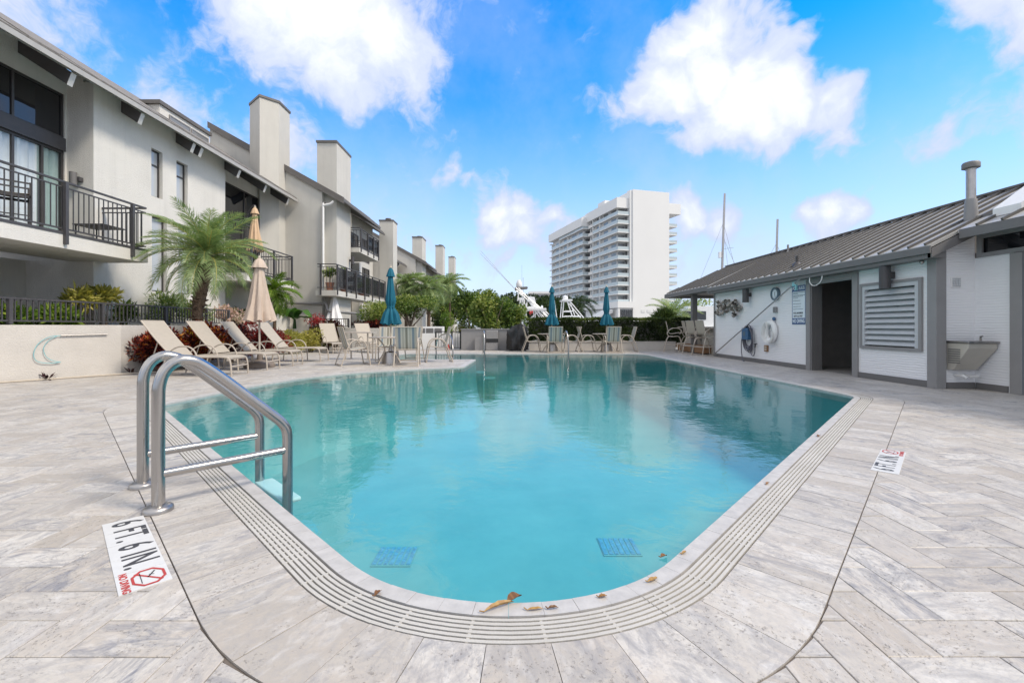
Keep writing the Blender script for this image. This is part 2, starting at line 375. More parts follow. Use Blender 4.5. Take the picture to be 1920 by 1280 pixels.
# travertine: per-stone tone from the object's random number (+ a stored face value on joined stones)
def travertine(name, lift=0.0):
    m, nt, bs = newmat(name)
    uv = nd(nt, 'ShaderNodeUVMap'); oi = nd(nt, 'ShaderNodeObjectInfo'); at = nd(nt, 'ShaderNodeAttribute', attribute_name='rnd')
    r = mmath(nt, 'FRACT', mmath(nt, 'ADD', oi.outputs['Random'], at.outputs['Fac']))
    off = nd(nt, 'ShaderNodeCombineXYZ'); nt.links.new(mmath(nt, 'MULTIPLY', r, 91.7), off.inputs[0]); nt.links.new(mmath(nt, 'MULTIPLY', r, 37.3), off.inputs[1])
    nt.links.new(mmath(nt, 'MULTIPLY', r, 13.1), off.inputs[2])
    ad = nd(nt, 'ShaderNodeVectorMath', operation='ADD'); nt.links.new(uv.outputs[0], ad.inputs[0]); nt.links.new(off.outputs[0], ad.inputs[1])
    mp = nd(nt, 'ShaderNodeMapping'); mp.inputs['Scale'].default_value = (1, 2.6, 1); nt.links.new(ad.outputs[0], mp.inputs[0]); v = mp.outputs[0]
    mp2 = nd(nt, 'ShaderNodeMapping'); mp2.inputs['Scale'].default_value = (1, 1.3, 1); nt.links.new(ad.outputs[0], mp2.inputs[0]); v2 = mp2.outputs[0]
    r2 = mmath(nt, 'FRACT', mmath(nt, 'MULTIPLY', r, 7.77)); r3 = mmath(nt, 'FRACT', mmath(nt, 'MULTIPLY', r, 23.3))
    c = mixc(nt, r2, (.395,.357,.31), (.58,.552,.508))
    c = mixc(nt, rng(nt, noise(nt, v2, 5, 5, .6, .5), .42, .72, 0, .6), c, (.47,.41,.35))
    c = mixc(nt, rng(nt, noise(nt, v, 8, 5, .62, .8), .5, .74, 0, .55), c, (.66,.65,.635))
    amt = rng(nt, r3, .15, .95, .15, 1.0)
    g = mmath(nt, 'MULTIPLY', rng(nt, noise(nt, v, 4.2, 7, .68, 1.6), .45, .64), amt)
    c = mixc(nt, mmath(nt, 'MULTIPLY', g, 1.0), c, (.22,.22,.24))
    vein = noise(nt, v2, 4.5, 6, .6, 2.2)
    vl = rng(nt, mmath(nt, 'ABSOLUTE', mmath(nt, 'SUBTRACT', vein, .5)), 0., .022, 1, 0)
    c = mixc(nt, mmath(nt, 'MULTIPLY', mmath(nt, 'MULTIPLY', vl, amt), .42), c, (.20,.195,.21))
    pit = noise(nt, v2, 70, 4, .7); pk = mmath(nt, 'MULTIPLY', rng(nt, pit, .58, .66), rng(nt, noise(nt, v2, 6, 3), .44, .58))
    c = mixc(nt, rng(nt, noise(nt, v2, 34, 4, .7), .46, .70, 0, .58), c, (.33,.315,.305))
    c = mixc(nt, rng(nt, noise(nt, v, 2.2, 4, .6), .55, .72, 0, .5), c, (.46,.405,.345))
    c = mixc(nt, mmath(nt, 'MULTIPLY', pk, .6), c, (.17,.15,.14))
    geo = nd(nt, 'ShaderNodeNewGeometry')
    big = noise(nt, geo.outputs['Position'], .9, 5, .65, .4)
    c = mixc(nt, rng(nt, big, .45, .75, 0, .5), c, (.36,.335,.31))
    nt.links.new(c, bs.inputs['Base Color']); nt.links.new(rng(nt, g, 0, 1, .48, .62), bs.inputs['Roughness']); bs.inputs['Specular IOR Level'].default_value = .35
    h = mmath(nt, 'SUBTRACT', noise(nt, v2, 22, 5, .6), mmath(nt, 'MULTIPLY', pk, .8)); bumpn(nt, h, .6, .005, bs); return m
M['travertine'] = travertine('travertine paver')
M['coping'] = pm('coping stone', (.45,.435,.42), .5, var=.14, scale=14, bump=.3, bscale=50, dirt=.25)
M['border_joint'] = pm('border joint', (.13,.11,.095), .95, var=.3, scale=20)
M['joint'] = pm('sand joint', (.33,.30,.27), .95, var=.25, scale=30)
def gratemat():
    m, nt, bs = newmat('drain grating plastic'); v = nd(nt, 'ShaderNodeTexCoord').outputs['Object']
    c = mixc(nt, rng(nt, noise(nt, v, 3, 5, .65), .35, .7), (.43,.41,.375), (.51,.49,.455))
    c = mixc(nt, rng(nt, noise(nt, v, 160, 2), .60, .68, 0, .5), c, (.40,.36,.30))
    nt.links.new(c, bs.inputs['Base Color']); bs.inputs['Roughness'].default_value = .6
    vo = nd(nt, 'ShaderNodeTexVoronoi'); vo.inputs['Scale'].default_value = 150; nt.links.new(v, vo.inputs['Vector']); bumpn(nt, vo.outputs[0], .4, .002, bs); return m
M['grate'] = gratemat()
def platermat():
    m, nt, bs = newmat('pool plaster'); v = nd(nt, 'ShaderNodeNewGeometry').outputs['Position']
    c = mixc(nt, rng(nt, noise(nt, v, 1.1, 6, .65), .3, .7), (.115,.35,.36), (.155,.415,.42))
    nt.links.new(c, bs.inputs['Base Color']); bs.inputs['Roughness'].default_value = .8; return m
M['plaster'] = platermat()
def watermat():
    m, nt, bs = newmat('pool water'); v = nd(nt, 'ShaderNodeNewGeometry').outputs['Position']
    mp = nd(nt, 'ShaderNodeMapping'); mp.inputs['Scale'].default_value = (1.0, 1.0, 1); nt.links.new(v, mp.inputs[0])
    h = mmath(nt, 'ADD', mmath(nt, 'MULTIPLY', noise(nt, mp.outputs[0], 2.2, 3, .5, .4), 1.0), mmath(nt, 'MULTIPLY', noise(nt, mp.outputs[0], 11, 3, .55, .8), .22))
    b = nd(nt, 'ShaderNodeBump'); b.inputs['Strength'].default_value = .11; b.inputs['Distance'].default_value = .05; nt.links.new(h, b.inputs['Height'])
    fr = nd(nt, 'ShaderNodeFresnel'); nt.links.new(rng(nt, nd(nt, 'ShaderNodeNewGeometry').outputs['Backfacing'], 0, 1, 1.7, 1/1.7), fr.inputs[0]); nt.links.new(b.outputs[0], fr.inputs['Normal'])
    tr = nd(nt, 'ShaderNodeBsdfTransparent'); tr.inputs[0].default_value = (.72,.97,1.0,1)
    gl = nd(nt, 'ShaderNodeBsdfGlossy'); gl.inputs['Roughness'].default_value = .015; nt.links.new(b.outputs[0], gl.inputs['Normal'])
    mx = nd(nt, 'ShaderNodeMixShader'); nt.links.new(fr.outputs[0], mx.inputs[0]); nt.links.new(tr.outputs[0], mx.inputs[1]); nt.links.new(gl.outputs[0], mx.inputs[2])
    nt.links.new(mx.outputs[0], nt.nodes['Material Output'].inputs['Surface'])
    return m
M['water'] = watermat()
def wavewall():
    m, nt, bs = newmat('white wavy wall panel'); tcn = nd(nt, 'ShaderNodeNewGeometry'); v = tcn.outputs['Position']
    mp = nd(nt, 'ShaderNodeMapping'); mp.inputs['Scale'].default_value = (.30,.30,1); nt.links.new(v, mp.inputs[0])
    wv = nd(nt, 'ShaderNodeTexWave', wave_type='BANDS', bands_direction='Z', wave_profile='SIN'); wv.inputs['Scale'].default_value = 7.5; wv.inputs['Distortion'].default_value = 3.0
    wv.inputs['Detail'].default_value = 1; wv.inputs['Detail Scale'].default_value = 2.2; nt.links.new(mp.outputs[0], wv.inputs['Vector'])
    c = mixc(nt, noise(nt, v, 1.3, 5, .6), (.79,.795,.815), (.86,.86,.87)); nt.links.new(c, bs.inputs['Base Color'])
    bs.inputs['Roughness'].default_value = .42; bumpn(nt, wv.outputs['Fac'], .22, .02, bs); return m
M['wavy'] = wavewall()
M['leaf_palm'] = leafmat('palm leaflet', [(.08,.14,.055),(.16,.25,.10),(.28,.37,.17),(.40,.46,.25),(.52,.44,.12)])
M['leaf_croton'] = leafmat('croton leaf', [(.018,.007,.012),(.036,.009,.014),(.07,.012,.014),(.16,.022,.016),(.38,.06,.02),(.55,.25,.03),(.50,.42,.05)], .25, .3)
M['leaf_croton_dark'] = leafmat('dark croton leaf', [(.020,.008,.012),(.05,.012,.016),(.09,.02,.02),(.13,.17,.04),(.20,.24,.05)], .25, .3)
M['leaf_ti'] = leafmat('red ti leaf', [(.04,.008,.012),(.12,.015,.02),(.26,.03,.03),(.36,.06,.05)], .3, .35)
M['leaf_green'] = leafmat('green shrub leaf', [(.025,.05,.014),(.06,.11,.028),(.12,.20,.045),(.25,.32,.08),(.40,.43,.13)], .35)
M['leaf_yellow'] = leafmat('golden shrub leaf', [(.16,.18,.04),(.34,.33,.08),(.50,.45,.12),(.60,.53,.19)], .4)
M['leaf_bright'] = leafmat('bright terrace leaf', [(.06,.12,.02),(.12,.22,.03),(.22,.33,.05),(.36,.42,.07)], .4)
M['leaf_dark'] = leafmat('dark tree leaf', [(.012,.026,.010),(.028,.052,.016),(.05,.085,.026),(.085,.12,.04)], .25)
M['leaf_hedge'] = leafmat('hedge leaf', [(.016,.028,.010),(.036,.06,.018),(.065,.10,.028),(.15,.19,.05)], .25)
M['leaf_pink'] = leafmat('pink blossom', [(.10,.15,.05),(.62,.42,.40),(.78,.60,.56),(.85,.73,.68)], .3)
M['leaf_red'] = leafmat('red blossom', [(.30,.02,.03),(.48,.04,.06),(.55,.10,.10),(.08,.12,.03)], .3)
M['leaf_banana'] = leafmat('banana leaf', [(.03,.085,.02),(.06,.16,.03),(.10,.22,.05)], .35, .35)
M['leaf_dry'] = leafmat('dry leaf', [(.16,.07,.025),(.30,.15,.05),(.42,.26,.09)], .2)

# ---------------------------------------------------------------- foliage
def set_rnd(me, vals):
    a = me.attributes.new('rnd', 'FLOAT', 'FACE'); a.data.foreach_set('value', np.asarray(vals, dtype=np.float32))
def leaf_mesh(P, D, L, W, rnd, fold=.18, name='foliage'):
    """P base points (n,3); D directions (n,3) unit; L,W arrays; one folded leaf of two triangles pairs each."""
    n = len(P); up = RNG.normal(size=(n, 3)); S = np.cross(D, up); S /= np.linalg.norm(S, axis=1, keepdims=True)+1e-9
    N = np.cross(S, D); L = L[:, None]; W = W[:, None]
    mid = P+D*L*.45+N*L*fold*.4
    V = np.stack([P, mid+S*W*.5+N*W*.2, P+D*L, mid-S*W*.5+N*W*.2], axis=1).reshape(-1, 3)
    me = bpy.data.meshes.new(name); me.vertices.add(4*n); me.vertices.foreach_set('co', V.astype(np.float32).ravel())
    me.loops.add(4*n); me.loops.foreach_set('vertex_index', np.arange(4*n, dtype=np.int32))
    me.polygons.add(n); me.polygons.foreach_set('loop_start', np.arange(0, 4*n, 4, dtype=np.int32))
    me.update(); me.validate(); set_rnd(me, rnd[:len(me.polygons)]); return me
def unit(a): return a/(np.linalg.norm(a, axis=1, keepdims=True)+1e-9)
def blob_points(lobes, n, shell=.55):
    """points in ellipsoid lobes [(cx,cy,cz,rx,ry,rz)], denser towards the skin; returns points, outward directions, lobe index."""
    vol = np.array([l[3]*l[4]*l[5] for l in lobes])**.75; idx = RNG.choice(len(lobes), n, p=vol/vol.sum())
    Lb = np.array(lobes)[idx]; d = unit(RNG.normal(size=(n, 3))); r = shell+(1-shell)*RNG.random(n)**.6
    return Lb[:, :3]+d*Lb[:, 3:]*r[:, None], d, idx
def foliage(name, mat, parent, lobes, n, L, W, shell=.55, up=.35, outw=.8, bias=0., spread=.6, light=None, zmin=None):
    P, d, idx = blob_points(lobes, n, shell)
    if zmin is not None: k = P[:, 2] > zmin; P, d, idx = P[k], d[k], idx[k]
    n = len(P)
    D = unit(d*outw+RNG.normal(size=(n, 3))*spread+np.array([0, 0, up]))
    l = L*(.65+.7*RNG.random(n)); w = W*(.7+.6*RNG.random(n))
    tone = RNG.random(len(lobes))[idx]*.42+RNG.random(n)**1.3*.58+bias
    me = leaf_mesh(P, D, l, w, np.clip(tone, 0, 1), name=name)
    me.transform(Matrix.Translation(-origin(parent))); return link(name, me, mat, parent)
def lobes_for(cx, cy, cz, rx, ry, rz, n, k=.5):
    out = []
    for _ in range(n):
        a = RNG.normal(size=3); a /= np.linalg.norm(a); q = RNG.random()**.4*(1-k*.6); s = k*(.7+.6*RNG.random())
        out.append((cx+a[0]*rx*q, cy+a[1]*ry*q, cz+a[2]*rz*q, rx*s, ry*s, rz*s))
    return out
# ================================================================ ground, pool and deck
def struct(o, label, cat): return tag(o, label, cat, kind='structure')
PV = [((-4.45,5.665),.42),((.017,1.198),.96),((4.95,6.38),.42),((4.85,16.3),.8),((-3.9,16.3),.25),((-3.9,13.6),.2),((-1.0,13.6),.15),((-1.12,11.0),.25),((-2.3,10.42),1.2),((-3.35,9.66),1.0),((-4.02,8.7),.9),((-4.3,7.5),1.2)]
def rounded(pv):
    pts = []; n = len(pv); marks = []
    for i in range(n):
        (p, r) = pv[i]; a = Vector(pv[i-1][0]); b = Vector(p); c = Vector(pv[(i+1) % n][0])
        u = (a-b).normalized(); w = (c-b).normalized(); ang = u.angle(w); t = min(r/math.tan(ang/2), (a-b).length*.48, (c-b).length*.48); r = t*math.tan(ang/2)
        cen = b+(u+w).normalized()*(r/math.sin(ang/2)); p0 = b+u*t; p1 = b+w*t
        a0 = math.atan2(p0.y-cen.y, p0.x-cen.x); a1 = math.atan2(p1.y-cen.y, p1.x-cen.x); d = (a1-a0+PI) % (2*PI)-PI; k = max(3, int(abs(d)*14))
        marks.append((len(pts), len(pts)+k))
        for j in range(k+1):
            q = a0+d*j/k; pts.append((cen.x+r*math.cos(q), cen.y+r*math.sin(q)))
    return pts, marks
PP, MK = rounded(PV); PA = np.array(PP); NP = len(PP)
seg = np.roll(PA, -1, 0)-PA; sl = np.linalg.norm(seg, axis=1); SS = np.concatenate([[0], np.cumsum(sl)]); TOT = SS[-1]
sn = np.stack([seg[:, 1], -seg[:, 0]], 1)/sl[:, None]            # outward normals of a CCW ring
vn = sn+np.roll(sn, 1, 0); vn /= np.linalg.norm(vn, axis=1, keepdims=True)
S_FRONT = SS[MK[2][1]]+.10                                       # the drain grating runs from s=0 to here
def at_s(s, d):
    s = s % TOT; i = min(int(np.searchsorted(SS, s, 'right')-1), NP-1); t = (s-SS[i])/max(sl[i], 1e-9)
    p = PA[i]+seg[i]*t; nn = vn[i]*(1-t)+vn[(i+1) % NP]*t; nn = nn/np.linalg.norm(nn); return (p[0]+nn[0]*d, p[1]+nn[1]*d)
def sdf(Q):
    Q = np.atleast_2d(Q); best = np.full(len(Q), 1e9); ins = np.zeros(len(Q), bool); grad = np.zeros((len(Q), 2))
    for i in range(NP):
        a = PA[i]; t = np.clip(((Q-a)@seg[i])/sl[i]**2, 0, 1); c = a+t[:, None]*seg[i]; dv = Q-c; d = np.linalg.norm(dv, axis=1); m = d < best
        best[m] = d[m]; grad[m] = dv[m]
        b = PA[(i+1) % NP]; cr = ((a[1] > Q[:, 1]) != (b[1] > Q[:, 1])) & (Q[:, 0] < (b[0]-a[0])*(Q[:, 1]-a[1])/(b[1]-a[1]+1e-12)+a[0]); ins ^= cr
    sg = np.where(ins, -1, 1); return best*sg, grad/(best[:, None]+1e-9)*sg[:, None]
def flat_with_hole(outer, hole, z):
    loops = [[Vector((x, y, 0)) for x, y in outer], [Vector((x, y, 0)) for x, y in hole]]
    tr = tessellate_polygon(loops); allp = [v for l in loops for v in l]; b = MB()
    b.add([(v.x, v.y, z) for v in allp], [t if (allp[t[1]]-allp[t[0]]).cross(allp[t[2]]-allp[t[0]]).z > 0 else t[::-1] for t in tr]); return b

gb = MB(); zg = -.10
for x0, x1, y0, y1 in ((-3000,-11,-400,5000),(13,3000,-400,5000),(-11,13,-400,-2.5),(-11,13,19.6,5000)): gb.quad((x0,y0,zg),(x1,y0,zg),(x1,y1,zg),(x0,y1,zg))
struct(gb.build('ground', M['ground']), 'flat pale marina ground stretching away behind the hedge', 'ground')

S_END = S_FRONT
hole = [at_s(s, .212 if s < S_END else .085) for s in np.linspace(0, TOT, 420, endpoint=False)]
deck = flat_with_hole([(-11.2,-2.7),(13.2,-2.7),(13.2,19.7),(-11.2,19.7)], hole, -.013).build('pool_deck', M['joint'])
struct(deck, 'pale grey travertine deck laid in herringbone around the swimming pool', 'deck')

def band(b, s0, s1, d0, d1, z0, z1, uv=None, cap=True, step=.06):
    k = max(1, int(math.ceil((s1-s0)/step))); base = len(b.v); n0 = len(b.f)
    for i in range(k+1):
        s = s0+(s1-s0)*i/k; p, q = at_s(s, d0), at_s(s, d1)
        b.v += [(p[0],p[1],z0),(p[0],p[1],z1),(q[0],q[1],z1),(q[0],q[1],z0)]
        if uv is not None: uv += [(0, s-s0),(0, s-s0),(d1-d0, s-s0),(d1-d0, s-s0)]
    for i in range(k):
        o = base+4*i
        b.f += [(o+1,o+2,o+6,o+5),(o,o+1,o+5,o+4),(o+2,o+3,o+7,o+6)]
    b.f += [(base,base+3,base+2,base+1),(base+4*k,base+4*k+1,base+4*k+2,base+4*k+3)]
    return b
def with_uv(me, uv):
    l = me.uv_layers.new(name='UVMap'); vi = np.empty(len(me.loops), np.int32); me.loops.foreach_get('vertex_index', vi)
    l.data.foreach_set('uv', np.asarray(uv, np.float32)[vi].ravel()); return me
def piece_obj(name, b, uv, mat, parent):
    me = bpy.data.meshes.new(name); me.from_pydata(b.v, [], b.f); me.update(); with_uv(me, uv); return link(name, me, mat, parent)

# coping ring: small stones along the grating, longer ones elsewhere
s = 0
while s < TOT-.02:
    L = .118 if s < S_END else .42
    e = min(s+L, TOT, S_END if s < S_END-.01 else TOT); b = MB(); z = .0015*RNG.random()
    w = .073 if s < S_END-.01 else .15
    band(b, s+.0006, e-.0006, 0, w, -.12, z); b.build('coping_stone', M['coping'], deck); s = e
# border stones laid across the edge
B0, B1 = .214, .532
s = .0
while s < S_END+.4:
    L = .1675; e = s+L; b, uv = MB(), []
    d0 = B0 if e < S_END+.03 else .153
    band(b, s+.0009, e-.0009, d0, B1, -.03, .001+.0022*RNG.random(), uv); piece_obj('border_paver', b, uv, M['travertine'], deck); s = e
# drain grating
gr = E('drain_grating', 'cream slotted drain grating curving along the near pool edge', 'drain', tuple(at_s(S_END/2, .14))+(0,))
NB, g0, g1 = 6, .080, .208; pitch = (g1-g0)/NB
secs = np.linspace(0.0, S_END, 11)
for i in range(10):
    for k in range(NB):
        b = MB(); band(b, secs[i]+.0015, secs[i+1]-.0015, g0+k*pitch+.0038, g0+(k+1)*pitch-.0038, -.028, -.0005)
        b.build('slat', M['grate'], gr)
b = MB(); s = .02; s_a, s_b = SS[MK[1][0]]-.25, SS[MK[1][1]]+.35
while s < S_END-.01:
    st = .048 if (s < s_a or s > s_b) else .21
    band(b, s, s+.009, g0+.002, g1-.002, -.028, -.0022); s += st
tag(b.build('cross_ties', M['grate'], gr), kind='stuff')
b = MB(); band(b, 0, S_END, .071, .216, -.075, -.055); tag(b.build('drain_channel', M['black'], gr))

b = MB(); band(b, -.05, S_END+.45, B1-.006, B1+.012, -.02, -.006); b.build('border_gap', M['border_joint'], deck)
# herringbone field
PW = .1675; OX, OY = -2.7025, 1.352
def clip(poly, p, nrm):                                          # keep the side nrm points to
    out = []; n = len(poly)
    for i in range(n):
        a, c = np.array(poly[i]), np.array(poly[(i+1) % n]); da, dc = (a-p)@nrm, (c-p)@nrm
        if da >= 0: out.append(tuple(a))
        if (da >= 0) != (dc >= 0): t = da/(da-dc); out.append(tuple(a+(c-a)*t))
    return out
cells = []
for i in range(-46, 66):
    for j in range(-14, 108):
        k = (i-j) % 4
        if k == 0: cells.append((OX+i*PW, OY+j*PW, 2*PW, PW, 0))
        elif k == 3: cells.append((OX+i*PW, OY+j*PW, PW, 2*PW, 1))
C = np.array(cells); cen = C[:, :2]+C[:, 2:4]/2
X0, X1, Y0, Y1 = -9.6, 8.4, -1.0, 18.75
C = C[(cen[:, 0] > X0) & (cen[:, 0] < X1) & (cen[:, 1] > Y0) & (cen[:, 1] < Y1)]
cor = np.stack([C[:, :2], C[:, :2]+C[:, 2:4]*[1, 0], C[:, :2]+C[:, 2:4], C[:, :2]+C[:, 2:4]*[0, 1]], 1)
sd, gg = sdf(cor.reshape(-1, 2)); sd = sd.reshape(-1, 4)
cc = C[:, :2]+C[:, 2:4]/2; cd, cg = sdf(cc)
def nearest_s(p):
    t = np.clip(((p-PA)*seg).sum(1)/sl**2, 0, 1); c = PA+t[:, None]*seg; i = int(np.argmin(((c-p)**2).sum(1))); return SS[i]+t[i]*sl[i]
pav = []
for idx in range(len(C)):
    if sd[idx].max() < .1: continue
    d_edge = .153
    if sd[idx].min() < .56:
        sN = nearest_s(cc[idx]); d_edge = B1+.004 if (sN < S_END+.36 or sN > TOT-.02) else .155
    if sd[idx].max() < d_edge+.004: continue
    x, y, w, h, o = C[idx]; poly = [(x+.0018,y+.0018),(x+w-.0018,y+.0018),(x+w-.0018,y+h-.0018),(x+.0018,y+h-.0018)]; cut = False
    if sd[idx].min() < d_edge:
        p = cc[idx]+cg[idx]*(d_edge-cd[idx]); poly = clip(poly, p, cg[idx]); cut = True
        if len(poly) < 3: continue
    Yc, Xc = cc[idx][1], cc[idx][0]
    vis = Yc > 1.15 and abs(Xc)/max(Yc, .1) < 1.2
    pav.append((Yc*Yc+Xc*Xc*.15 if vis else 1e6+abs(Yc), poly, o, cut, tuple(cc[idx])))
pav.sort(key=lambda t: t[0])
def paver_geo(poly, o, c, z):
    n = len(poly); pc = np.mean(poly, 0); ch = .0022; v = []; uv = []
    for (x, y) in poly:
        v.append((x, y, -.02+z))
    for (x, y) in poly: v.append((x, y, -ch+z))
    for (x, y) in poly:
        dx, dy = pc[0]-x, pc[1]-y; L = math.hypot(dx, dy)+1e-9; v.append((x+dx/L*ch*1.4, y+dy/L*ch*1.4, z))
    for (x, y, _) in v: uv.append((x-c[0], y-c[1]) if o == 0 else (y-c[1], -(x-c[0])))
    f = [tuple(range(2*n, 3*n))]
    for a in (0, n): f += [(a+i, a+(i+1) % n, a+n+(i+1) % n, a+n+i) for i in range(n)]
    return v, f, uv
FULL = {}
NIND = 300
for kk, (dist, poly, o, cut, c) in enumerate(pav[:NIND]):
    z = .0016*RNG.random()-.0008
    if not cut:
        if o not in FULL:
            v, f, uv = paver_geo([(px-c[0], py-c[1]) for px, py in poly], o, (0, 0), 0)
            me = bpy.data.meshes.new('paver'); me.from_pydata(v, [], f); me.update(); with_uv(me, uv); me.materials.append(M['travertine']); FULL[o] = me
        q = link('paver', FULL[o], None, deck); q.location = (c[0], c[1], z)
    else:
        v, f, uv = paver_geo(poly, o, c, z); me = bpy.data.meshes.new('paver'); me.from_pydata(v, [], f); me.update(); with_uv(me, uv); link('paver', me, M['travertine'], deck)
V, F, U, RN = [], [], [], []
for (dist, poly, o, cut, c) in pav[NIND:]:
    v, f, uv = paver_geo(poly, o, c, .0016*RNG.random()-.0008); b0 = len(V); V += v; U += uv; F += [tuple(i+b0 for i in q) for q in f]; RN += [random.random()]*len(f)
me = bpy.data.meshes.new('distant_pavers'); me.from_pydata(V, [], F); me.update(); with_uv(me, U); set_rnd(me, RN)
tag(link('distant_pavers', me, M['travertine'], deck), kind='stuff')

# pool shell and water
ZF = -1.5
M['drain_blue'] = pm('drain blue', (.085,.315,.46), .5, var=.35, scale=30)
NS = 300; pool = MB(); prof = [(.004,-.10),(-.01,-.55),(-.05,-.95),(-.13,-1.25),(-.25,-1.43),(-.36,ZF)]
for d_, z_ in prof: pool.v += [(*at_s(s, d_), z_) for s in np.linspace(0, TOT, NS, endpoint=False)]
n = NS
for k in range(len(prof)-1): pool.f += [(k*n+i, (k+1)*n+i, (k+1)*n+(i+1) % n, k*n+(i+1) % n) for i in range(n)]
pool.v += [(-5.2,1.2,ZF-.001),(5.6,1.2,ZF-.001),(5.6,16.9,ZF-.001),(-5.2,16.9,ZF-.001)]; pool.f.append(tuple(range(len(pool.v)-4, len(pool.v))))
pool = struct(pool.build('swimming_pool', M['plaster'], None, True), 'free form turquoise swimming pool with a rounded near end', 'swimming pool')
wv = [at_s(s, .010) for s in np.linspace(0, TOT, 300, endpoint=False)]
wb = MB(); wb.v += [(x, y, -.022) for x, y in wv]+[(x, y, ZF-.03) for x, y in wv]
tr = tessellate_polygon([[Vector((x, y, 0)) for x, y in wv]])
def up_(t):
    a, b_, c_ = (Vector((*wv[i], 0)) for i in t); return t if (b_-a).cross(c_-a).z > 0 else t[::-1]
tr = [tuple(up_(t)) for t in tr]
wb.f += tr+[tuple(n+i for i in t[::-1]) for t in tr]+[(i, i+n, (i+1) % n+n, (i+1) % n)[::-1] for i in range(n)]
struct(wb.build('water', M['water']), 'clear rippled turquoise water filling the swimming pool', 'water')
for k, (a, z) in enumerate(((13.72, -.28), (14.5, -.52), (15.3, -.80))):
    b = MB(); b.box(-3.8, -1.2+.35*k, a, a+.8, ZF, z); b.build('pool_step', M['plaster'], pool)
for (x, y, lab) in ((-1.24, 4.85, 'square blue drain cover on the pool floor below the left bank'), (1.24, 5.06, 'square blue drain cover on the pool floor below the right bank')):
    d = E('floor_drain', lab, 'drain cover', (x, y, ZF), 0, 'drain covers on the pool floor')
    b = MB(); b.box(x-.21, x+.21, y-.21, y+.21, ZF+.002, ZF+.008); b.build('base', M['plaster'], d)
    for k in range(7):
        xx = x-.18+k*.06; b = MB(); b.box(xx-.022, xx+.022, y-.185, y+.185, ZF+.009, ZF+.014); b.build('slat', M['drain_blue'], d)

# depth markers: one sheet of tiles each, with flat lettering
def marker(cx, cy, rz, lab, L, W):
    mk = E('depth_marker', lab, 'depth marker', (cx, cy, 0.004), rz, 'pool depth markers')
    n = 5; w = L/n
    o_ = mk.location.copy(); mk.location = (0, 0, 0); mk.rotation_euler = (0, 0, 0)
    for k in range(n):
        b = MB(); b.box(-L/2+k*w+.0012, -L/2+(k+1)*w-.0012, -W/2, W/2, -.012, 0); b.build('tile', M['marker_tile'], mk)
    def T(x, y, z=.0006): return Matrix.Translation((x, y, z))
    text_mesh('6 FT. 6 IN.', W*1.05, M['letter_black'], mk, sx=.72*L/.845, bold=.0026, ext=.0004, M=T(-L*.10, W*.035), spacing=1.12)
    text_mesh('NO DIVING', W*.215, M['red'], mk, sx=1.0, bold=.0012, ext=.0004, M=T(L*.395, -W*.36))
    b = MB(); cx_, cy_, rx, ry = L*.40, W*.10, L*.088, W*.33
    oc = [(cx_+rx*1.08*math.cos(R(22.5+45*k)), cy_+ry*1.08*math.sin(R(22.5+45*k))) for k in range(8)]; ic = [(cx_+(x-cx_)*.83, cy_+(y-cy_)*.83) for x, y in oc]
    b.v += [(x, y, .0012) for x, y in oc]+[(x, y, .0012) for x, y in ic]; b.f += [(i, (i+1) % 8, (i+1) % 8+8, i+8) for i in range(8)]
    def bar(p, q, t):
        p, q = Vector(p), Vector(q); d = (q-p).normalized(); s_ = Vector((-d.y, d.x))*t/2; b.v.extend([(*(p-s_), .0010), (*(q-s_), .0010), (*(q+s_), .0010), (*(p+s_), .0010)]); b.f.append(tuple(range(len(b.v)-4, len(b.v))))
    bar((cx_-rx*.75, cy_-ry*.72), (cx_+rx*.75, cy_+ry*.72), .009)
    b.build('symbol', M['red'], mk)
    b = MB(); b.v = []; b.f = []
    bar((cx_-rx*.6, cy_+ry*.45), (cx_+rx*.05, cy_-ry*.05), .006); bar((cx_-rx*.15, cy_+ry*.35), (cx_-rx*.28, cy_+ry*.05), .004); bar((cx_-rx*.7, cy_-ry*.45), (cx_+rx*.6, cy_-ry*.45), .003)
    b.build('diver_figure', M['letter_black'], mk)
    mk.location = o_; mk.rotation_euler = (0, 0, rz)
marker(-1.691, 2.004, R(-44.5), 'white tile depth marker with black lettering beside the near handrail foot', .845, .162)
marker(2.83, 3.32, R(45.6), 'white tile depth marker across the pool, nearer the drinking fountain', .74, .150)

# pool ladder
b0 = Vector((-1.902, 2.416, 0)); dirn = Vector((.707, .707, 0)); side = Vector((-.388, .371, 0))
lad = E('pool_ladder', 'polished steel pool ladder with two bent handrails and white steps', 'pool ladder', tuple(b0))
for k in (0, 1):
    o = b0+side*k
    def P(t, z): return o+dirn*t+Vector((0, 0, z))
    pts = [P(0, 0), P(0, .3), P(0, .60), P(.004, .68), P(.022, .745), P(.055, .79), P(.10, .812), P(.15, .806), P(.20, .78), P(.30, .695), P(.45, .555), P(.58, .432), P(.62, .392), P(.648, .35), P(.660, .30), P(.662, .2), P(.662, -.3), P(.662, -.95)]
    m = MB(); m.tube(smooth_path(pts, 4), .031, 16); m.build('handrail', M['steel'], lad, True)
    m = MB(); m.tube([P(.02, .2), P(.645, .205)], .024, 14); m.build('cross_bar', M['steel'], lad, True)
    m = MB(); m.lathe([(.0, .036), (.034, .036), (.052, .033), (.066, .026), (.070, .016), (.070, 0)], tuple(o), 24); m.build('flange', M['steel_dull'], lad, True)
for z in (-.12, -.42, -.72):
    a = b0+dirn*.64; c = a+side; w = dirn*.10
    m = MB(); q = [a-w*.15, a+w*1.1, c+w*1.1, c-w*.15]; m.exz([(v.x, v.y) for v in q], z-.03, z); m.build('step', M['beige'] if z < -.5 else M['white'], lad, bevel=.012)
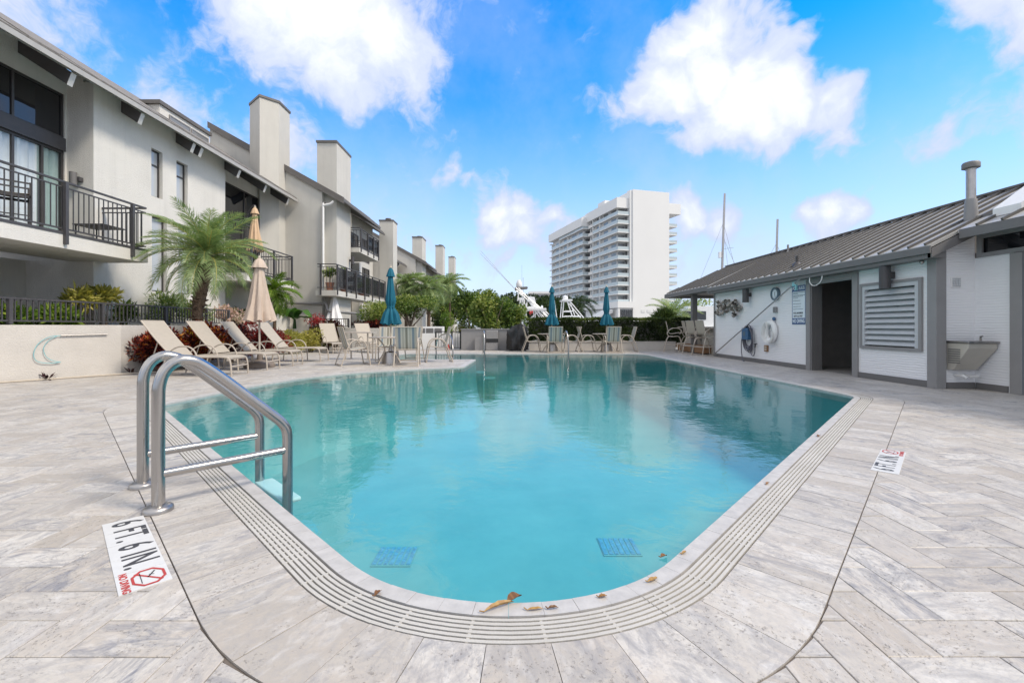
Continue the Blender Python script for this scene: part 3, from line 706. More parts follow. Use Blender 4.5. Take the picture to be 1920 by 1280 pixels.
# far handrails
def rail(name, lab, pts, r=.022, feet=True, grp=None):
    t = E(name, lab, 'handrail', tuple(pts[0]), 0, grp); m = MB(); m.tube(smooth_path(pts, 6), r, 10); m.build('rail', M['steel'], t, True)
    if feet:
        m = MB(); m.lathe([(.045, 0), (.045, .02), (.03, .03)], (pts[0][0], pts[0][1], 0), 12); m.build('flange', M['steel_dull'], t, True)
    return t
rail('stair_handrail', 'curved steel handrail by the steps beside the umbrella table', [(-1.75,13.9,0),(-1.78,14.0,.35),(-1.85,14.3,.62),(-2.05,14.9,.74),(-2.4,15.6,.68),(-2.6,15.9,.4),(-2.6,15.9,-.3)])
for x, lab in ((-.98, 'slim steel exit rail at the far pool edge before the bin'), (2.05, 'slim steel exit rail at the far pool edge before the striped chairs')):
    rail('exit_rail', lab, [(x,16.75,0),(x,16.75,.5),(x+.02,16.7,.72),(x+.04,16.5,.82),(x+.06,16.25,.72),(x+.08,16.1,.3),(x+.08,16.1,-.6)], .028, True, 'exit rails at the far pool edge')
# ================================================================ townhouse row on the left
def grid_wall(b, axis, pos, th, u0, u1, z0, z1, ops):
    """wall in the plane axis=pos (front face), thickness th behind it; ops = openings (ua,ub,za,zb)."""
    us = sorted({u0, u1, *[o[0] for o in ops], *[o[1] for o in ops]}); zs = sorted({z0, z1, *[o[2] for o in ops], *[o[3] for o in ops]})
    for a, c in zip(us, us[1:]):
        for e, g in zip(zs, zs[1:]):
            mu, mz = (a+c)/2, (e+g)/2
            if any(o[0] < mu < o[1] and o[2] < mz < o[3] for o in ops): continue
            if axis == 'x': b.box(min(pos, pos+th), max(pos, pos+th), a, c, e, g)
            else: b.box(a, c, min(pos, pos+th), max(pos, pos+th), e, g)
    return b
def window_x(parent, x, y0, y1, z0, z1, glass, mull=(), trans=(), fw=.05, fmat='bronze', d=.06):
    b = MB()
    b.box(x-d, x, y0, y0+fw, z0, z1).box(x-d, x, y1-fw, y1, z0, z1).box(x-d, x, y0+fw, y1-fw, z0, z0+fw).box(x-d, x, y0+fw, y1-fw, z1-fw, z1)
    for m_ in mull: b.box(x-d*.9, x-.004, m_-fw*.5, m_+fw*.5, z0+fw, z1-fw)
    for t in trans: b.box(x-d*.85, x-.008, y0+fw, y1-fw, t-fw*.5, t+fw*.5)
    w = b.build('window', M[fmat], parent)
    ms = [y0+fw]+list(mull)+[y1-fw]; ts = [z0+fw]+list(trans)+[z1-fw]
    for a, c in zip(ms, ms[1:]):
        for e, g in zip(ts, ts[1:]): MB().box(x-d*.6, x-d*.5, a, c, e, g).build('pane', M[glass], w)
    return w
def railing(parent, pts, z0, zt, posts, step=.115, drop=0., mid=True, mat='railing', bw=.016, name_post='post'):
    """a railing along a polyline; every baluster is its own piece sharing one mesh."""
    b = MB(); c = MB()
    for p, q in zip(pts, pts[1:]):
        d = Vector((q[0]-p[0], q[1]-p[1], 0)); L = d.length; d.normalize()
        b.beam((*p, zt-.02), (*q, zt-.02), .055, .035)
        c.beam((*p, z0+.06), (*q, z0+.06), .03, .03)
        if mid: c.beam((*p, zt-.13), (*q, zt-.13), .028, .025)
    b.build('top_rail', M[mat], parent); c.build('lower_rail', M[mat], parent)
    hz = zt-.13 if mid else zt-.04
    me = None; o0 = origin(parent)
    for p, q in zip(pts, pts[1:]):
        d = Vector((q[0]-p[0], q[1]-p[1], 0)); L = d.length; n = max(1, int(round(L/step)))
        for i in range(1, n):
            x, y = p[0]+(q[0]-p[0])*i/n, p[1]+(q[1]-p[1])*i/n
            if me is None: me = MB().box(-bw/2, bw/2, -bw/2, bw/2, z0+.062, hz).mesh('baluster'); me.materials.append(M[mat])
            o = link('baluster', me, None, parent); o.location = (x-o0.x, y-o0.y, -o0.z)
    for x, y in posts: MB().box(x-.032, x+.032, y-.032, y+.032, z0-drop, zt-.038).build(name_post, M[mat], parent)
SL = .65
def roof_slope(parent, xe, ze, xi, y0, y1, th=.14, mat='roof_shingle', rake=True, name='roof', SL=SL, fmat='fascia_grey'):
    zi = ze+SL*(xe-xi)
    r = MB().exy([(xe, ze), (xe, ze+th), (xi, zi+th), (xi, zi)], y0, y1).build(name, M[mat], parent)
    MB().exy([(xe+.03, ze+.01), (xe+.03, ze+th-.02), (xe+.002, ze+th), (xe+.002, ze+.01)], y0-.02, y1+.02).build('fascia', M[fmat], r)
    y = y0; k = 0
    while y < y1-.05:
        e = min(y+.62+.3*random.random(), y1); h = .025+.03*random.random()
        MB().exy([(xe-.012, ze+th+.012), (xe-.005, ze+th+.012+h), (xe-.75, ze+th+.012+h+SL*.745), (xe-.75, ze+th+.02+SL*.738)], y+.006, e-.006).build('shingle', M['roof_shingle'], r); y = e
    if rake: MB().exy([(xe+.028, ze-.10), (xe+.028, ze+th+.05), (xi, zi+th+.05), (xi, zi-.10)], y0-.06, y0-.022).build('rake_board', M['cap'], r)
    return r
def rafter(parent, xe, ze, xi, y, w=.09, dp=.33):
    zi = ze+SL*(xe-xi)
    a = MB().exy([(xe, ze-.002), (xi, zi-.002), (xi, zi-dp), (xe-.10, ze-dp+.07)], y, y+w).build('rafter', M['rafter'], parent)
    MB().exy([(xe+.012, ze-.004), (xe+.002, ze-.004), (xe-.098, ze-dp+.072), (xe-.088, ze-dp+.06)], y-.012, y+w+.012).build('lit_end_cut', M['rafter_lit_end'], a)  # thin piece over the rafter's end cut, carrying its painted light
def chimney_box(parent, poly, z0, z1, mat='stucco_grey'):
    c = MB().exz(poly, z0, z1).build('chimney', M[mat], parent)
    cx = sum(p[0] for p in poly)/len(poly); cy_ = sum(p[1] for p in poly)/len(poly)
    big = [(cx+(x-cx)*1.06, cy_+(y-cy_)*1.06) for x, y in poly]; MB().exz(big, z1+.001, z1+.10).build('cap', M['cap'], c)
    MB().lathe([(.16, 0), (.16, .12), (.2, .13), (.2, .2), (0, .22)], (cx, cy_, z1+.1), 14).build('flue', M['cap'], c); return c
def sconce(parent, x, y, z, h=.30, r=.075, nx=1, mat='railing'):
    s = MB().lathe([(r, -h/2), (r, h/2), (r*.9, h/2+.005), (0, h/2+.005)], (x+nx*(r+.07), y, z), 18).build('wall_lamp', M[mat], parent, True)
    MB().box(min(x, x+nx*.075), max(x, x+nx*.075), y-.03, y+.03, z-.04, z+.04).build('bracket', M[mat], s)

terr = MB(); terr.box(-14, -9.35, 4, 17.6, -.09, .96); terr.box(-14, -8.62, 19.45, 19.62, -.09, 1.0); terr.box(-14, -9.62, 17.6, 19.45, -.09, .9)
struct(terr.build('terrace', M['dirt']), 'raised garden terrace in front of the townhouses', 'terrace')

# --- nearest townhouse
T1 = E('townhouse', 'nearest white stucco townhouse with big dark upper window and long balcony', 'townhouse', (-11.5, 12, 0), 0, 'row of stucco townhouses')
XF, XW = -10.1, -10.75; ZE = 6.55; XE = -9.5
def zr(x): return ZE+SL*(XE-x)
w = MB()
W1 = [(12.58,12.99,4.69,6.05),(13.53,14.0,4.69,6.05),(12.6,13.15,2.0,4.15),(13.6,14.2,2.0,4.15)]
grid_wall(w, 'x', XF, -.25, 10.83, 15.85, .4, zr(XF)-.01, W1)
w.box(-13.5, XF-.25, 10.83, 11.03, .4, zr(-10.4)+.05)
w.box(-13.5, XF-.25, 15.65, 15.85, .4, zr(-10.4)+.05)
grid_wall(w, 'x', XW, -.2, 4.5, 10.83, 2.86, 7.30, [(6.2,10.78,2.95,6.6)])
w.box(-12, -11.75, 4.5, 10.83, .4, 2.6)
grid_wall(w, 'x', XW, -.2, 15.85, 19.4, .4, 7.30, [(16.85,19.2,2.95,6.5)])
w.build('wall', M['stucco'], T1)
for (a, c, e, g) in W1: window_x(T1, XF-.10, a, c, e, g, 'glass_light', fw=.04, trans=((e+g)/2+.25,) if g > 5 else ())
up = window_x(T1, XW-.03, 6.2, 10.78, 5.53, 6.6, 'glass_dark', mull=(8.1, 9.69))
MB().box(XW-.06, XW+.03, 6.2, 10.78, 5.22, 5.528).build('transom_panel', M['railing'], T1)
dn = window_x(T1, XW-.03, 6.2, 10.78, 2.95, 5.218, 'glass_clear', mull=(8.1, 9.69, 10.30))
def curtain(y0, y1, x, z0, z1, mat):
    b = MB(); n = int((y1-y0)*40); pts = [(x+.03*math.sin(i*.9)+.012*math.sin(i*2.3), y0+(y1-y0)*i/n) for i in range(n+1)]
    b.v += [(p[0], p[1], z0) for p in pts]+[(p[0]+.01, p[1], z1) for p in pts]; b.f += [(i, i+1, n+2+i, n+1+i) for i in range(n)]
    return b.build('curtain', M[mat], T1, True)
curtain(6.3, 10.22, XW-.125, 2.98, 5.2, 'curtain'); curtain(10.22, 10.75, XW-.12, 2.98, 5.2, 'curtain_teal')
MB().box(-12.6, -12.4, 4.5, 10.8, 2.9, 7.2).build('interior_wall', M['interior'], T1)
u2 = window_x(T1, XW-.03, 16.85, 19.2, 5.2, 6.5, 'glass_dark', mull=(18.15,)); window_x(T1, XW-.03, 16.85, 19.2, 2.95, 5.15, 'glass_dark', mull=(18.0,))
for k in range(9): MB().box(XW-.16, XW-.13, 16.9, 18.1, 5.28+k*.13, 5.37+k*.13).build('blind_slat', M['stucco_grey'], u2)
MB().box(-11.745, -11.68, 9.35, 9.95, .96, 2.35).build('door', M['black'], T1)
MB().box(-10.9, -10.4, 8.2, 8.75, .6, 2.56).build('column', M['stucco'], T1)
sconce(T1, XF-.35, 10.83, 4.6) if False else None
# wall lamp on the shaded return beside the sliding door
s_ = MB().lathe([(.075, -.15), (.075, .15), (0, .155)], (-10.47, 10.70, 4.55), 18).build('wall_lamp', M['grey_paint'], T1, True); MB().box(-10.42, -10.34, 10.72, 10.825, 4.50, 4.60).build('bracket', M['railing'], s_)
MB().ball((-10.38, 8.35, 2.46), (.09, .09, .07), 12, 8).build('dome_camera', M['white'], T1, True)
roof_slope(T1, XE, ZE, -14.6, 3.0, 19.98)
for y in (9.75, 11.6, 13.5, 13.85, 15.8, 17.5, 19.3): rafter(T1, XE-.07, ZE, -11.0 if y < 10.8 or y > 15.9 else -10.4, y)
MB().exy([(XE-.1, ZE+.061), (-10.75, zr(-10.75)-.004), (-10.75, zr(-10.75)-.03), (XE-.1, ZE+.035)], 3.0, 19.9).build('soffit', M['stucco_grey'], T1)
chimney_box(T1, [(-10.64,19.0),(-10.1,19.55),(-10.1,20.5),(-11.5,20.5),(-11.5,19.75)], .4, 10.78)
# dormer and fire wall above the roof
dm = MB().box(-14.4, -12.0, 15.3, 17.85, 7.2, 8.62).build('dormer', M['stucco'], T1)
MB().box(-14.4, -11.93, 15.22, 17.9, 8.621, 8.75).build('cap', M['cap'], dm)
for a, c in ((15.75, 16.7), (16.85, 17.7)):
    MB().box(-11.998, -11.97, a, c, 8.0, 8.42).build('window', M['glass_mid'], dm)
    MB().box(-11.996, -11.955, a-.04, a, 7.98, 8.46).box(-11.996, -11.955, c, c+.04, 7.98, 8.46).box(-11.996, -11.955, a, c, 8.421, 8.46).build('window_frame', M['grey_trim'], dm)
# balconies
def balcony(parent, xi, xf, y0, y1, zb, zt, zrail, step=.115, posts=None, end=True, start=False, wrap_mat='stucco', drop=.16, glass=False):
    bal = MB().box(xi, xf, y0, y1, zb, zt).build('balcony', M[wrap_mat], parent)
    MB().box(xi, xf+.012, y0-.012, y1+.012, zt+.001, zt+.055).build('edge_trim', M['railing'], bal)
    pl = [(xf-.03, y0+.03), (xf-.03, y1-.03)]
    if end: pl = pl+[(xi+.05, y1-.03)]
    if start: pl = [(xi+.05, y0+.03)]+pl
    ps = posts if posts is not None else [(xf+.03, y0+.25), (xf+.03, (y0+y1)/2), (xf+.03, y1-.3)]
    railing(bal, pl, zt+.06, zrail, ps, step, drop+.1)
    if glass:
        for a, c in zip(glass, glass[1:]): MB().box(xf-.012, xf-.006, a+.03, c-.03, zt+.15, zrail-.14).build('glass_panel', M['glass_rail'], bal)
    return bal
balcony(T1, -10.7, -9.0, 4.5, 11.1, 2.58, 2.86, 3.95, posts=[(-8.97, 7.0), (-8.97, 9.02), (-8.97, 10.62)])
balcony(T1, -10.7, -9.0, 15.3, 18.6, 2.58, 2.86, 3.92, posts=[(-8.97, 15.5), (-8.97, 17.0), (-8.97, 18.4)], start=True)

# --- second townhouse
SG = .56
def gable_block(b, xi, xo, y0, y1, z0, xe, ze):
    b.exy([(xi, z0), (xo, z0), (xo, ze+SG*(xe-xo)-.005), (xi, ze+SG*(xe-xi)-.005)], y0, y1); return b
def townhouse(y0, y1, lab, chim_y, top, xo=-8.44, xe=-7.45, ze=6.6, detail=True):
    t = E('townhouse', lab, 'townhouse', (-11, y0, 0), 0, 'row of stucco townhouses')
    w = MB(); gable_block(w, -13.5, xo, y0, y0+2.2, 0, xe, ze); gable_block(w, -13.5, xo-.75, y0+2.2, y1, 0, xe, ze); w.build('wall', M['stucco_grey'], t)
    roof_slope(t, xe, ze, -13.54, y0-.05, y0+5.6, SL=SG, fmat='cap')
    roof_slope(t, xe-.95, ze+.95*SG-.02, -13.54, y0+5.75, y1, SL=SG, fmat='cap', rake=False)
    chimney_box(t, [(xo-.36, chim_y), (xo+.54, chim_y), (xo+.54, chim_y+1.8), (xo-.36, chim_y+1.8)], 0, top)
    for z0, z1 in ((2.75, 4.7), (5.1, 6.5)):
        for a in (y0+2.7, y0+5.3, y0+7.4):
            if a+1.7 < y1: window_x(t, xo-.745+.03, a, a+1.7, z0, z1, 'glass_dark', mull=(a+.85,))
    for z in (6.4, 4.0):
        pass
    balcony(t, xo-.72, xo+.94, y0+2.2, y0+5.6, 4.72, 4.96, 5.96, posts=[(xo+.96, y0+2.4), (xo+.96, y0+3.5), (xo+.96, y0+4.5), (xo+.96, y0+5.4)], start=True, wrap_mat='stucco_grey', glass=[y0+3.5, y0+4.5, y0+5.4] if detail else False, step=.13 if detail else .3)
    MB().box(xo-.7, xo-.25, y0+5.75, y0+6.2, 0, 4.7).build('column', M['stucco'], t)
    return t
T2 = townhouse(20.1, 30.0, 'second stucco townhouse with potted plants on its two stacked balconies', 20.4, 9.4)
lb = MB().box(-8.42, -7.54, 19.4, 27.2, 2.34, 2.58).build('balcony', M['stucco_grey'], T2)
railing(lb, [(-8.36, 19.43), (-7.57, 19.43), (-7.57, 27.1)], 2.64, 3.74, [(-8.2, 19.38), (-7.52, 19.5), (-7.52, 20.6), (-7.52, 21.9), (-7.52, 23.2), (-7.52, 24.5), (-7.52, 25.8), (-7.52, 27.0)], .13, .26)
for a, c in ((19.55, 20.55), (20.65, 21.85), (21.95, 23.15), (23.25, 24.45), (24.55, 25.75), (25.85, 26.95)): MB().box(-7.575, -7.569, a, c, 2.74, 3.6).build('glass_panel', M['glass_rail'], lb)
m = MB(); m.tube(smooth_path([(-7.9,20.03,6.62),(-8.05,20.03,6.5),(-8.33,20.02,6.42),(-8.36,20.02,6.2),(-8.36,20.02,2.6)], 5), .05, 10); m.build('downspout', M['white'], T2, True)
m = MB(); m.tube(smooth_path([(-8.36,20.0,2.3),(-8.36,20.0,2.15),(-8.2,19.96,1.95),(-8.15,19.95,1.75),(-8.0,20.2,1.68),(-7.9,21.5,1.68),(-7.9,27,1.68)], 5), .055, 10); m.tube([(-10.0,20.0,2.06),(-8.3,20.0,2.02)], .055, 10); m.build('drain_pipe', M['grey_trim'], T2, True)
s_ = MB().lathe([(.08, -.2), (.08, .2), (0, .205)], (-7.74, 22.0, 4.25), 14).build('wall_lamp', M['bronze'], T2, True); MB().box(-7.88, -7.80, 21.95, 22.05, 4.2, 4.3).build('bracket', M['bronze'], s_)

# --- linking house set back, then the farther ones
T3 = E('townhouse', 'set back townhouse behind the palms with a plain tall chimney', 'townhouse', (-11, 30.2, 0), 0, 'row of stucco townhouses')
w = MB(); gable_block(w, -14, -10.0, 30.1, 40.0, 0, -9.2, 6.3); w.build('wall', M['stucco_grey'], T3)
roof_slope(T3, -9.2, 6.3, -13.6, 30.3, 39.9, SL=SG, fmat='cap')
for y in (31.5, 33.5, 35.5, 37.5): rafter(T3, -9.25, 6.3, -10.1, y)
chimney_box(T3, [(-8.84,30.3),(-7.9,30.3),(-7.9,31.4),(-8.84,31.4)], 0, 8.15)
MB().box(-10.2, -8.84, 30.32, 31.4, 0, 6.2).build('side_wall', M['stucco_grey'], T3)
for a in (32.0, 34.5, 37.0): window_x(T3, -9.97, a, a+1.8, 2.8, 5.6, 'glass_dark', mull=(a+.9,))
balcony(T3, -9.98, -8.4, 33.0, 38.5, 2.5, 2.75, 3.8, step=.25, wrap_mat='stucco_grey')
T4 = townhouse(40.1, 53.0, 'third gabled townhouse down the row beyond the twin palms', 40.4, 9.05, detail=False)
balcony(T4, -9.1, -7.5, 42.4, 47, 2.3, 2.55, 3.6, step=.3, wrap_mat='stucco_grey', start=True)
T5 = townhouse(53.2, 66.0, 'fourth gabled townhouse whose tall chimney stands against the sky', 54, 10.75, xo=-8.6, detail=False)
T6 = townhouse(66.2, 82.0, 'farthest gabled townhouse at the end of the row', 67, 11.4, xo=-8.8, detail=False)

# --- retaining wall, stair walls, railings in front
rw = MB().exz([(-10.2,6.0),(-9.0,7.89),(-8.1,9.3),(-8.22,14.6),(-9.34,14.6),(-9.34,6.0)], -.09, 1.03).build('retaining_wall', M['stucco_retaining'])
tag(rw, 'cream stucco retaining wall with a cyan hose hung on it', 'wall', kind='thing')
sw = MB(); sw.box(-9.6, -9.42, 16.6, 19.4, -.09, 1.53); sw.box(-9.42, -8.72, 19.25, 19.4, -.09, 1.5); gw = MB().box(-9.4, -8.3, 15.0, 15.18, -.09, 1.08).build('garden_wall', M['stucco']); tag(gw, 'low white cross wall at the end of the dark garden railing', 'wall', kind='thing')
tag(sw.build('stair_wall', M['stucco']), 'low white stair wall with a grey end face behind the golden shrubs', 'wall', kind='thing')
rl = E('garden_railing', 'long dark baluster railing on top of the cream retaining wall', 'railing', (-9.0, 7, 1.03), 0, 'dark garden railings')
railing(rl, [(-9.1, 6.0), (-9.1, 14.5)], 1.045, 1.54, [(-9.1, 8.12), (-9.1, 9.97), (-9.1, 11.8), (-9.1, 13.4), (-9.1, 14.45)], .105, 0, False, bw=.02)
rl = E('garden_railing', 'short dark railing behind the red bougainvillea and the white parasol', 'railing', (-8.6, 19.6, 1.0), 0, 'dark garden railings')
railing(rl, [(-8.7, 19.75), (-7.1, 19.75)], .95, 1.36, [(-8.66, 19.75), (-7.9, 19.75), (-7.12, 19.75)], .085, 0, False)
bw_ = MB().box(-8.65, -4.2, 19.9, 20.05, -.09, .93).build('planter_wall', M['stucco_grey']); tag(bw_, 'long low grey planter wall behind the shrubs and umbrella table', 'wall', kind='thing')

# ================================================================ white hotel tower far behind the hedge
H = E('hotel_tower', 'tall white hotel tower with rows of balconies and a blank end wall', 'hotel', (40.2, 145, 0), R(16))
ho, hr = H.location.copy(), H.rotation_euler.z; H.location = (0, 0, 0); H.rotation_euler = (0, 0, 0)
HW = 45.6; FL = 2.86
w = MB(); w.box(0, 13.7, 0, 50, 0, HW); w.box(-.9, 0, .35, 2.2, 0, HW-.2); w.build('end_wall', M['hotel'], H)
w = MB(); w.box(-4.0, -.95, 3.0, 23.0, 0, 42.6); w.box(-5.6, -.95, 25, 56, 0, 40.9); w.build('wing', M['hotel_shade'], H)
w = MB(); w.box(-5.3, -.92, 1.0, 24.2, 39.6, 42.9); w.box(-7.4, -.92, 23.0, 57, 38.2, 41.4); w.box(13.72, 21.2, 4, 30, 39.8, 43.4); w.build('parapet', M['hotel'], H)
w = MB(); w.box(-3.8, -1.2, 12, 17, 42.9, 45); w.build('roof_box', M['hotel'], H)
# base and entrance
w = MB(); w.box(-6.2, -.05, -1.2, 26, 7.0, 9.0); w.box(-5.9, -5.3, -1.0, -.3, 0, 7); w.box(-5.2, -.95, -.2, 24, 0, 7); w.build('podium', M['hotel'], H)
for k in range(6): MB().box(-5.2+k*.82, -4.52+k*.82, -.35, -.25, .6, 6.4).build('window', M['glass_dark'], H)
w = MB(); w.add([(-6.2,2,5.5),(-6.2,9,5.5),(-16,14,0),(-16,7,0),(-6.2,2,6.6),(-6.2,9,6.6),(-16,14,1.0),(-16,7,1.0)], [(0,1,2,3),(4,7,6,5),(0,3,7,4),(1,5,6,2),(2,6,7,3),(0,4,5,1)]); w.build('ramp', M['hotel'], H)
w = MB(); w.box(3.0, 4.4, -.12, 0, 5.6, 6.5); w.box(5.2, 6.6, -.12, 0, 5.6, 6.5); w.box(9.3, 9.9, -.12, 0, 3.6, 4.1); w.build('vent', M['hotel_shade'], H)
slabm = MB().box(-5.1, -.94, -1.1, 1.7, -.14, .14).mesh('balcony'); slabm.materials.append(M['hotel'])
pane_m = MB().box(-.02, .02, -1.0, 1.0, 0, 1).mesh('window'); pane_m.materials.append(M['glass_mid'])
def pane(x, y, z, w_, h_, mat=None, rz=0, nm='window'):
    o = link(nm, pane_m, None, H); o.location = (x, y, z); o.scale = (1, w_/2, h_); o.rotation_euler = (0, 0, rz); return o
for f in range(11):
    z = 8.7+f*FL
    # corner balcony of the near wing, front and side
    bl = MB().box(-5.2, -.93, .6, 8.2, z-.15, z+.12); bl.build('balcony', M['hotel'], H)
    r = MB(); r.box(-5.16, -5.10, .64, 8.1, z+.12, z+1.1); r.box(-5.16, -.95, .64, .70, z+.12, z+1.1); r.build('balcony_rail', M['hotel_rail'], H)
    pane(-2.5, 2.97, z+.15, 2.4, 2.2, rz=PI/2); pane(-4.03, 5.2, z+.15, 3.2, 2.2)
    # side bays of the near wing
    for (a, c) in ((8.4, 13.8), (14.0, 19.0)):
        MB().box(-5.0, -3.98, a, c, z-.15, z+.12).box(-5.0, -3.98, c-.12, c+.08, z+.12, z+2.6).build('balcony', M['hotel'], H)
        MB().box(-4.98, -4.92, a+.1, c-.15, z+.12, z+1.1).build('balcony_rail', M['hotel_rail'], H)
        pane(-4.03, (a+c)/2-.4, z+.15, 3.0, 2.2)
    MB().box(-4.9, -3.98, 19.4, 22.6, z-.15, z+.9).build('balcony', M['hotel'], H); pane(-4.02, 21, z+1.0, 1.6, 1.3)
    # far wing
    MB().box(-6.9, -.95, 23.1, 30.4, z-.15, z+.12).build('balcony', M['hotel'], H)
    MB().box(-6.86, -6.8, 23.2, 30.3, z+.12, z+1.1).box(-6.86, -.96, 23.14, 23.2, z+.12, z+1.1).build('balcony_rail', M['hotel_rail'], H)
    pane(-3.6, 24.95, z+.15, 2.6, 2.2, rz=PI/2); pane(-5.63, 27.5, z+.15, 3, 2.2)
    for (a, c) in ((30.6, 38.0), (38.2, 46.4), (46.6, 55)):
        if f == 10 and a > 46: continue
        MB().box(-6.7, -5.58, a, c, z-.15, z+.12).box(-6.7, -5.58, c-.15, c+.1, z+.12, z+2.6).build('balcony', M['hotel'], H)
        MB().box(-6.68, -6.62, a+.1, c-.2, z+.12, z+1.1).build('balcony_rail', M['hotel_rail'], H)
        pane(-5.63, (a+c)/2-.6, z+.15, 4.2, 2.2)
    MB().box(-6.6, -3.4, 56.0, 58.0, z-.15, z+.12).build('balcony', M['hotel'], H)
    # stair stack on the right hand end
    if f < 10:
        MB().box(13.72, 20.2, 4.5, 9.5, z+1.0, z+1.3).build('balcony', M['hotel'], H); MB().box(20.1, 20.16, 4.6, 9.4, z+1.3, z+2.15).box(13.75, 20.16, 4.52, 4.58, z+1.3, z+2.15).build('balcony_rail', M['hotel_rail'], H)
H.location = ho; H.rotation_euler = (0, 0, hr)
fb = E('far_building', 'small pale flat roofed building far beyond the dark trees', 'building', (20, 300, 0))
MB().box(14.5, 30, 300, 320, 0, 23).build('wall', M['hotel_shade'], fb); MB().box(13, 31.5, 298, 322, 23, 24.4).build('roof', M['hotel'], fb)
for k in range(5): MB().box(15.2+k*2.9, 17.4+k*2.9, 299.8, 299.95, 20.2, 22).build('window', M['glass_dark'], fb)

# ================================================================ pool house on the right
PH = E('pool_house', 'low white pool house with standing seam roof, louvred window and open doorway', 'pool house', (8, 10, 0))
XP = 6.9
w = MB()
grid_wall(w, 'x', XP, .14, 7.21, 14.95, .0, 2.28, [(8.94, 10.19, 0, 1.965), (7.45, 8.72, .60, 1.81)])
w.exy([(XP+.14, 0), (7.53, 0), (7.53, 2.70), (XP+.14, 2.40)], 7.21, 7.35)
grid_wall(w, 'x', 7.53, .14, 6.66, 7.21, 0, 2.10, [])
grid_wall(w, 'x', 7.53, .14, 3.0, 5.5, 0, 2.10, [])
w.box(7.04, 11.0, 14.81, 14.95, 0, 2.28)
w.build('wall', M['wavy'], PH)
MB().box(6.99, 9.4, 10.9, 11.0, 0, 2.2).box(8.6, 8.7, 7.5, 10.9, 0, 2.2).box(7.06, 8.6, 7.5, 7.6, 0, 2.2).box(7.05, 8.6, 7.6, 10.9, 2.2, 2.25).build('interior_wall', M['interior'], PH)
MB().box(7.05, 8.6, 7.6, 10.9, .002, .012).build('interior_floor', M['interior'], PH)
def trimbox(nm, *a, mat='grey_trim'): return MB().box(*a).build(nm, M[mat], PH, bevel=.004)
trimbox('base_board', XP-.02, XP-.001, 10.33, 14.93, .0, .11, mat='grey_paint'); trimbox('base_board', XP-.02, XP-.001, 7.322, 8.80, .0, .11, mat='grey_paint')
trimbox('base_board', 7.055, 7.51, 7.185, 7.209, 0, .10, mat='grey_paint'); trimbox('base_board', 7.51, 7.529, 6.72, 7.18, 0, .10, mat='grey_paint')
trimbox('corner_post', XP-.045, XP+.12, 7.16, 7.32, 0, 2.22); trimbox('corner_post', XP-.03, XP+.02, 14.93, 15.0, 0, 2.2)
trimbox('door_frame', XP-.035, XP-.001, 10.19, 10.33, 0, 2.07); trimbox('door_frame', XP-.035, XP-.001, 8.80, 8.94, 0, 2.07); trimbox('door_frame', XP-.036, XP-.001, 8.94, 10.19, 1.965, 2.071)
rv = trimbox('door_reveal', XP+.001, XP+.24, 10.192, 10.26, 0, 1.965, mat='grey_paint')
for k in range(5): MB().box(XP+.002+k*.048, XP+.045+k*.048, 10.176, 10.189, 0, 1.963).build('plank', M['grey_paint'], rv)
lw = MB(); y0, y1, z0, z1 = 7.43, 8.74, .58, 1.825
lw.box(XP-.04, XP-.001, y0, y0+.055, z0, z1).box(XP-.04, XP-.001, y1-.055, y1, z0, z1).box(XP-.04, XP-.001, y0+.055, y1-.055, z0, z0+.05).box(XP-.04, XP-.001, y0+.055, y1-.055, z1-.05, z1)
lw = lw.build('louvre_window', M['grey_trim'], PH)
MB().box(XP-.028, XP+.05, y0+.056, y0+.13, z0+.051, z1-.051).box(XP-.028, XP+.05, y1-.11, y1-.056, z0+.051, z1-.051).box(XP-.028, XP+.05, y0+.13, y1-.11, z1-.12, z1-.051).build('inner_frame', M['louvre'], lw)
MB().box(XP+.10, XP+.12, y0+.06, y1-.06, z0+.05, z1-.05).build('backing', M['interior'], lw)
for k in range(10):
    z = z0+.075+k*.103; MB().exy([(XP-.022, z), (XP-.022, z+.022), (XP+.055, z+.105), (XP+.055, z+.085)], y0+.131, y1-.111).build('slat', M['louvre'], lw)
# roof
XR, ZR, XEM, ZEM = 8.9, 3.42, 6.64, 2.19
def roof_plane(a, b_, c, d, th=.05): # quad a,b (eave) c,d (ridge) as a slab
    v = [Vector(p) for p in (a, b_, c, d)]; dn = Vector((0, 0, -th)); return MB().add(v+[p+dn for p in v], [(0,1,2,3),(7,6,5,4),(0,4,5,1),(1,5,6,2),(2,6,7,3),(3,7,4,0)])
M['seam_roof'] = pm('standing seam roof', (.44,.43,.41), .42, .2, var=.06, scale=3); M['seam'] = pm('shaded roof seam', (.105,.098,.09), .5, var=.1)  # seams darker than the pans: their shadow side is put into the colour
rf = roof_plane((XEM,7.05,ZEM+.10),(XEM,14.98,ZEM+.10),(XR,14.98,ZR),(XR,7.05,ZR)).build('roof', M['seam_roof'], PH)
pr = roof_plane((6.72,14.98,ZEM+.19),(6.72,19.25,ZEM+.19),(XR,18.3,ZR+.012),(XR,14.98,ZR+.012)).build('porch_roof', M['seam_roof'], PH)
pb = MB().add([(6.72,19.25,ZEM+.19),(11.1,19.25,ZEM+.19),(XR,18.3,ZR+.012),(6.72,19.25,ZEM+.14),(11.1,19.25,ZEM+.14),(XR,18.3,ZR-.04)], [(0,2,1),(3,4,5),(0,1,4,3),(1,2,5,4),(2,0,3,5)]).build('hip_roof', M['seam_roof'], PH)
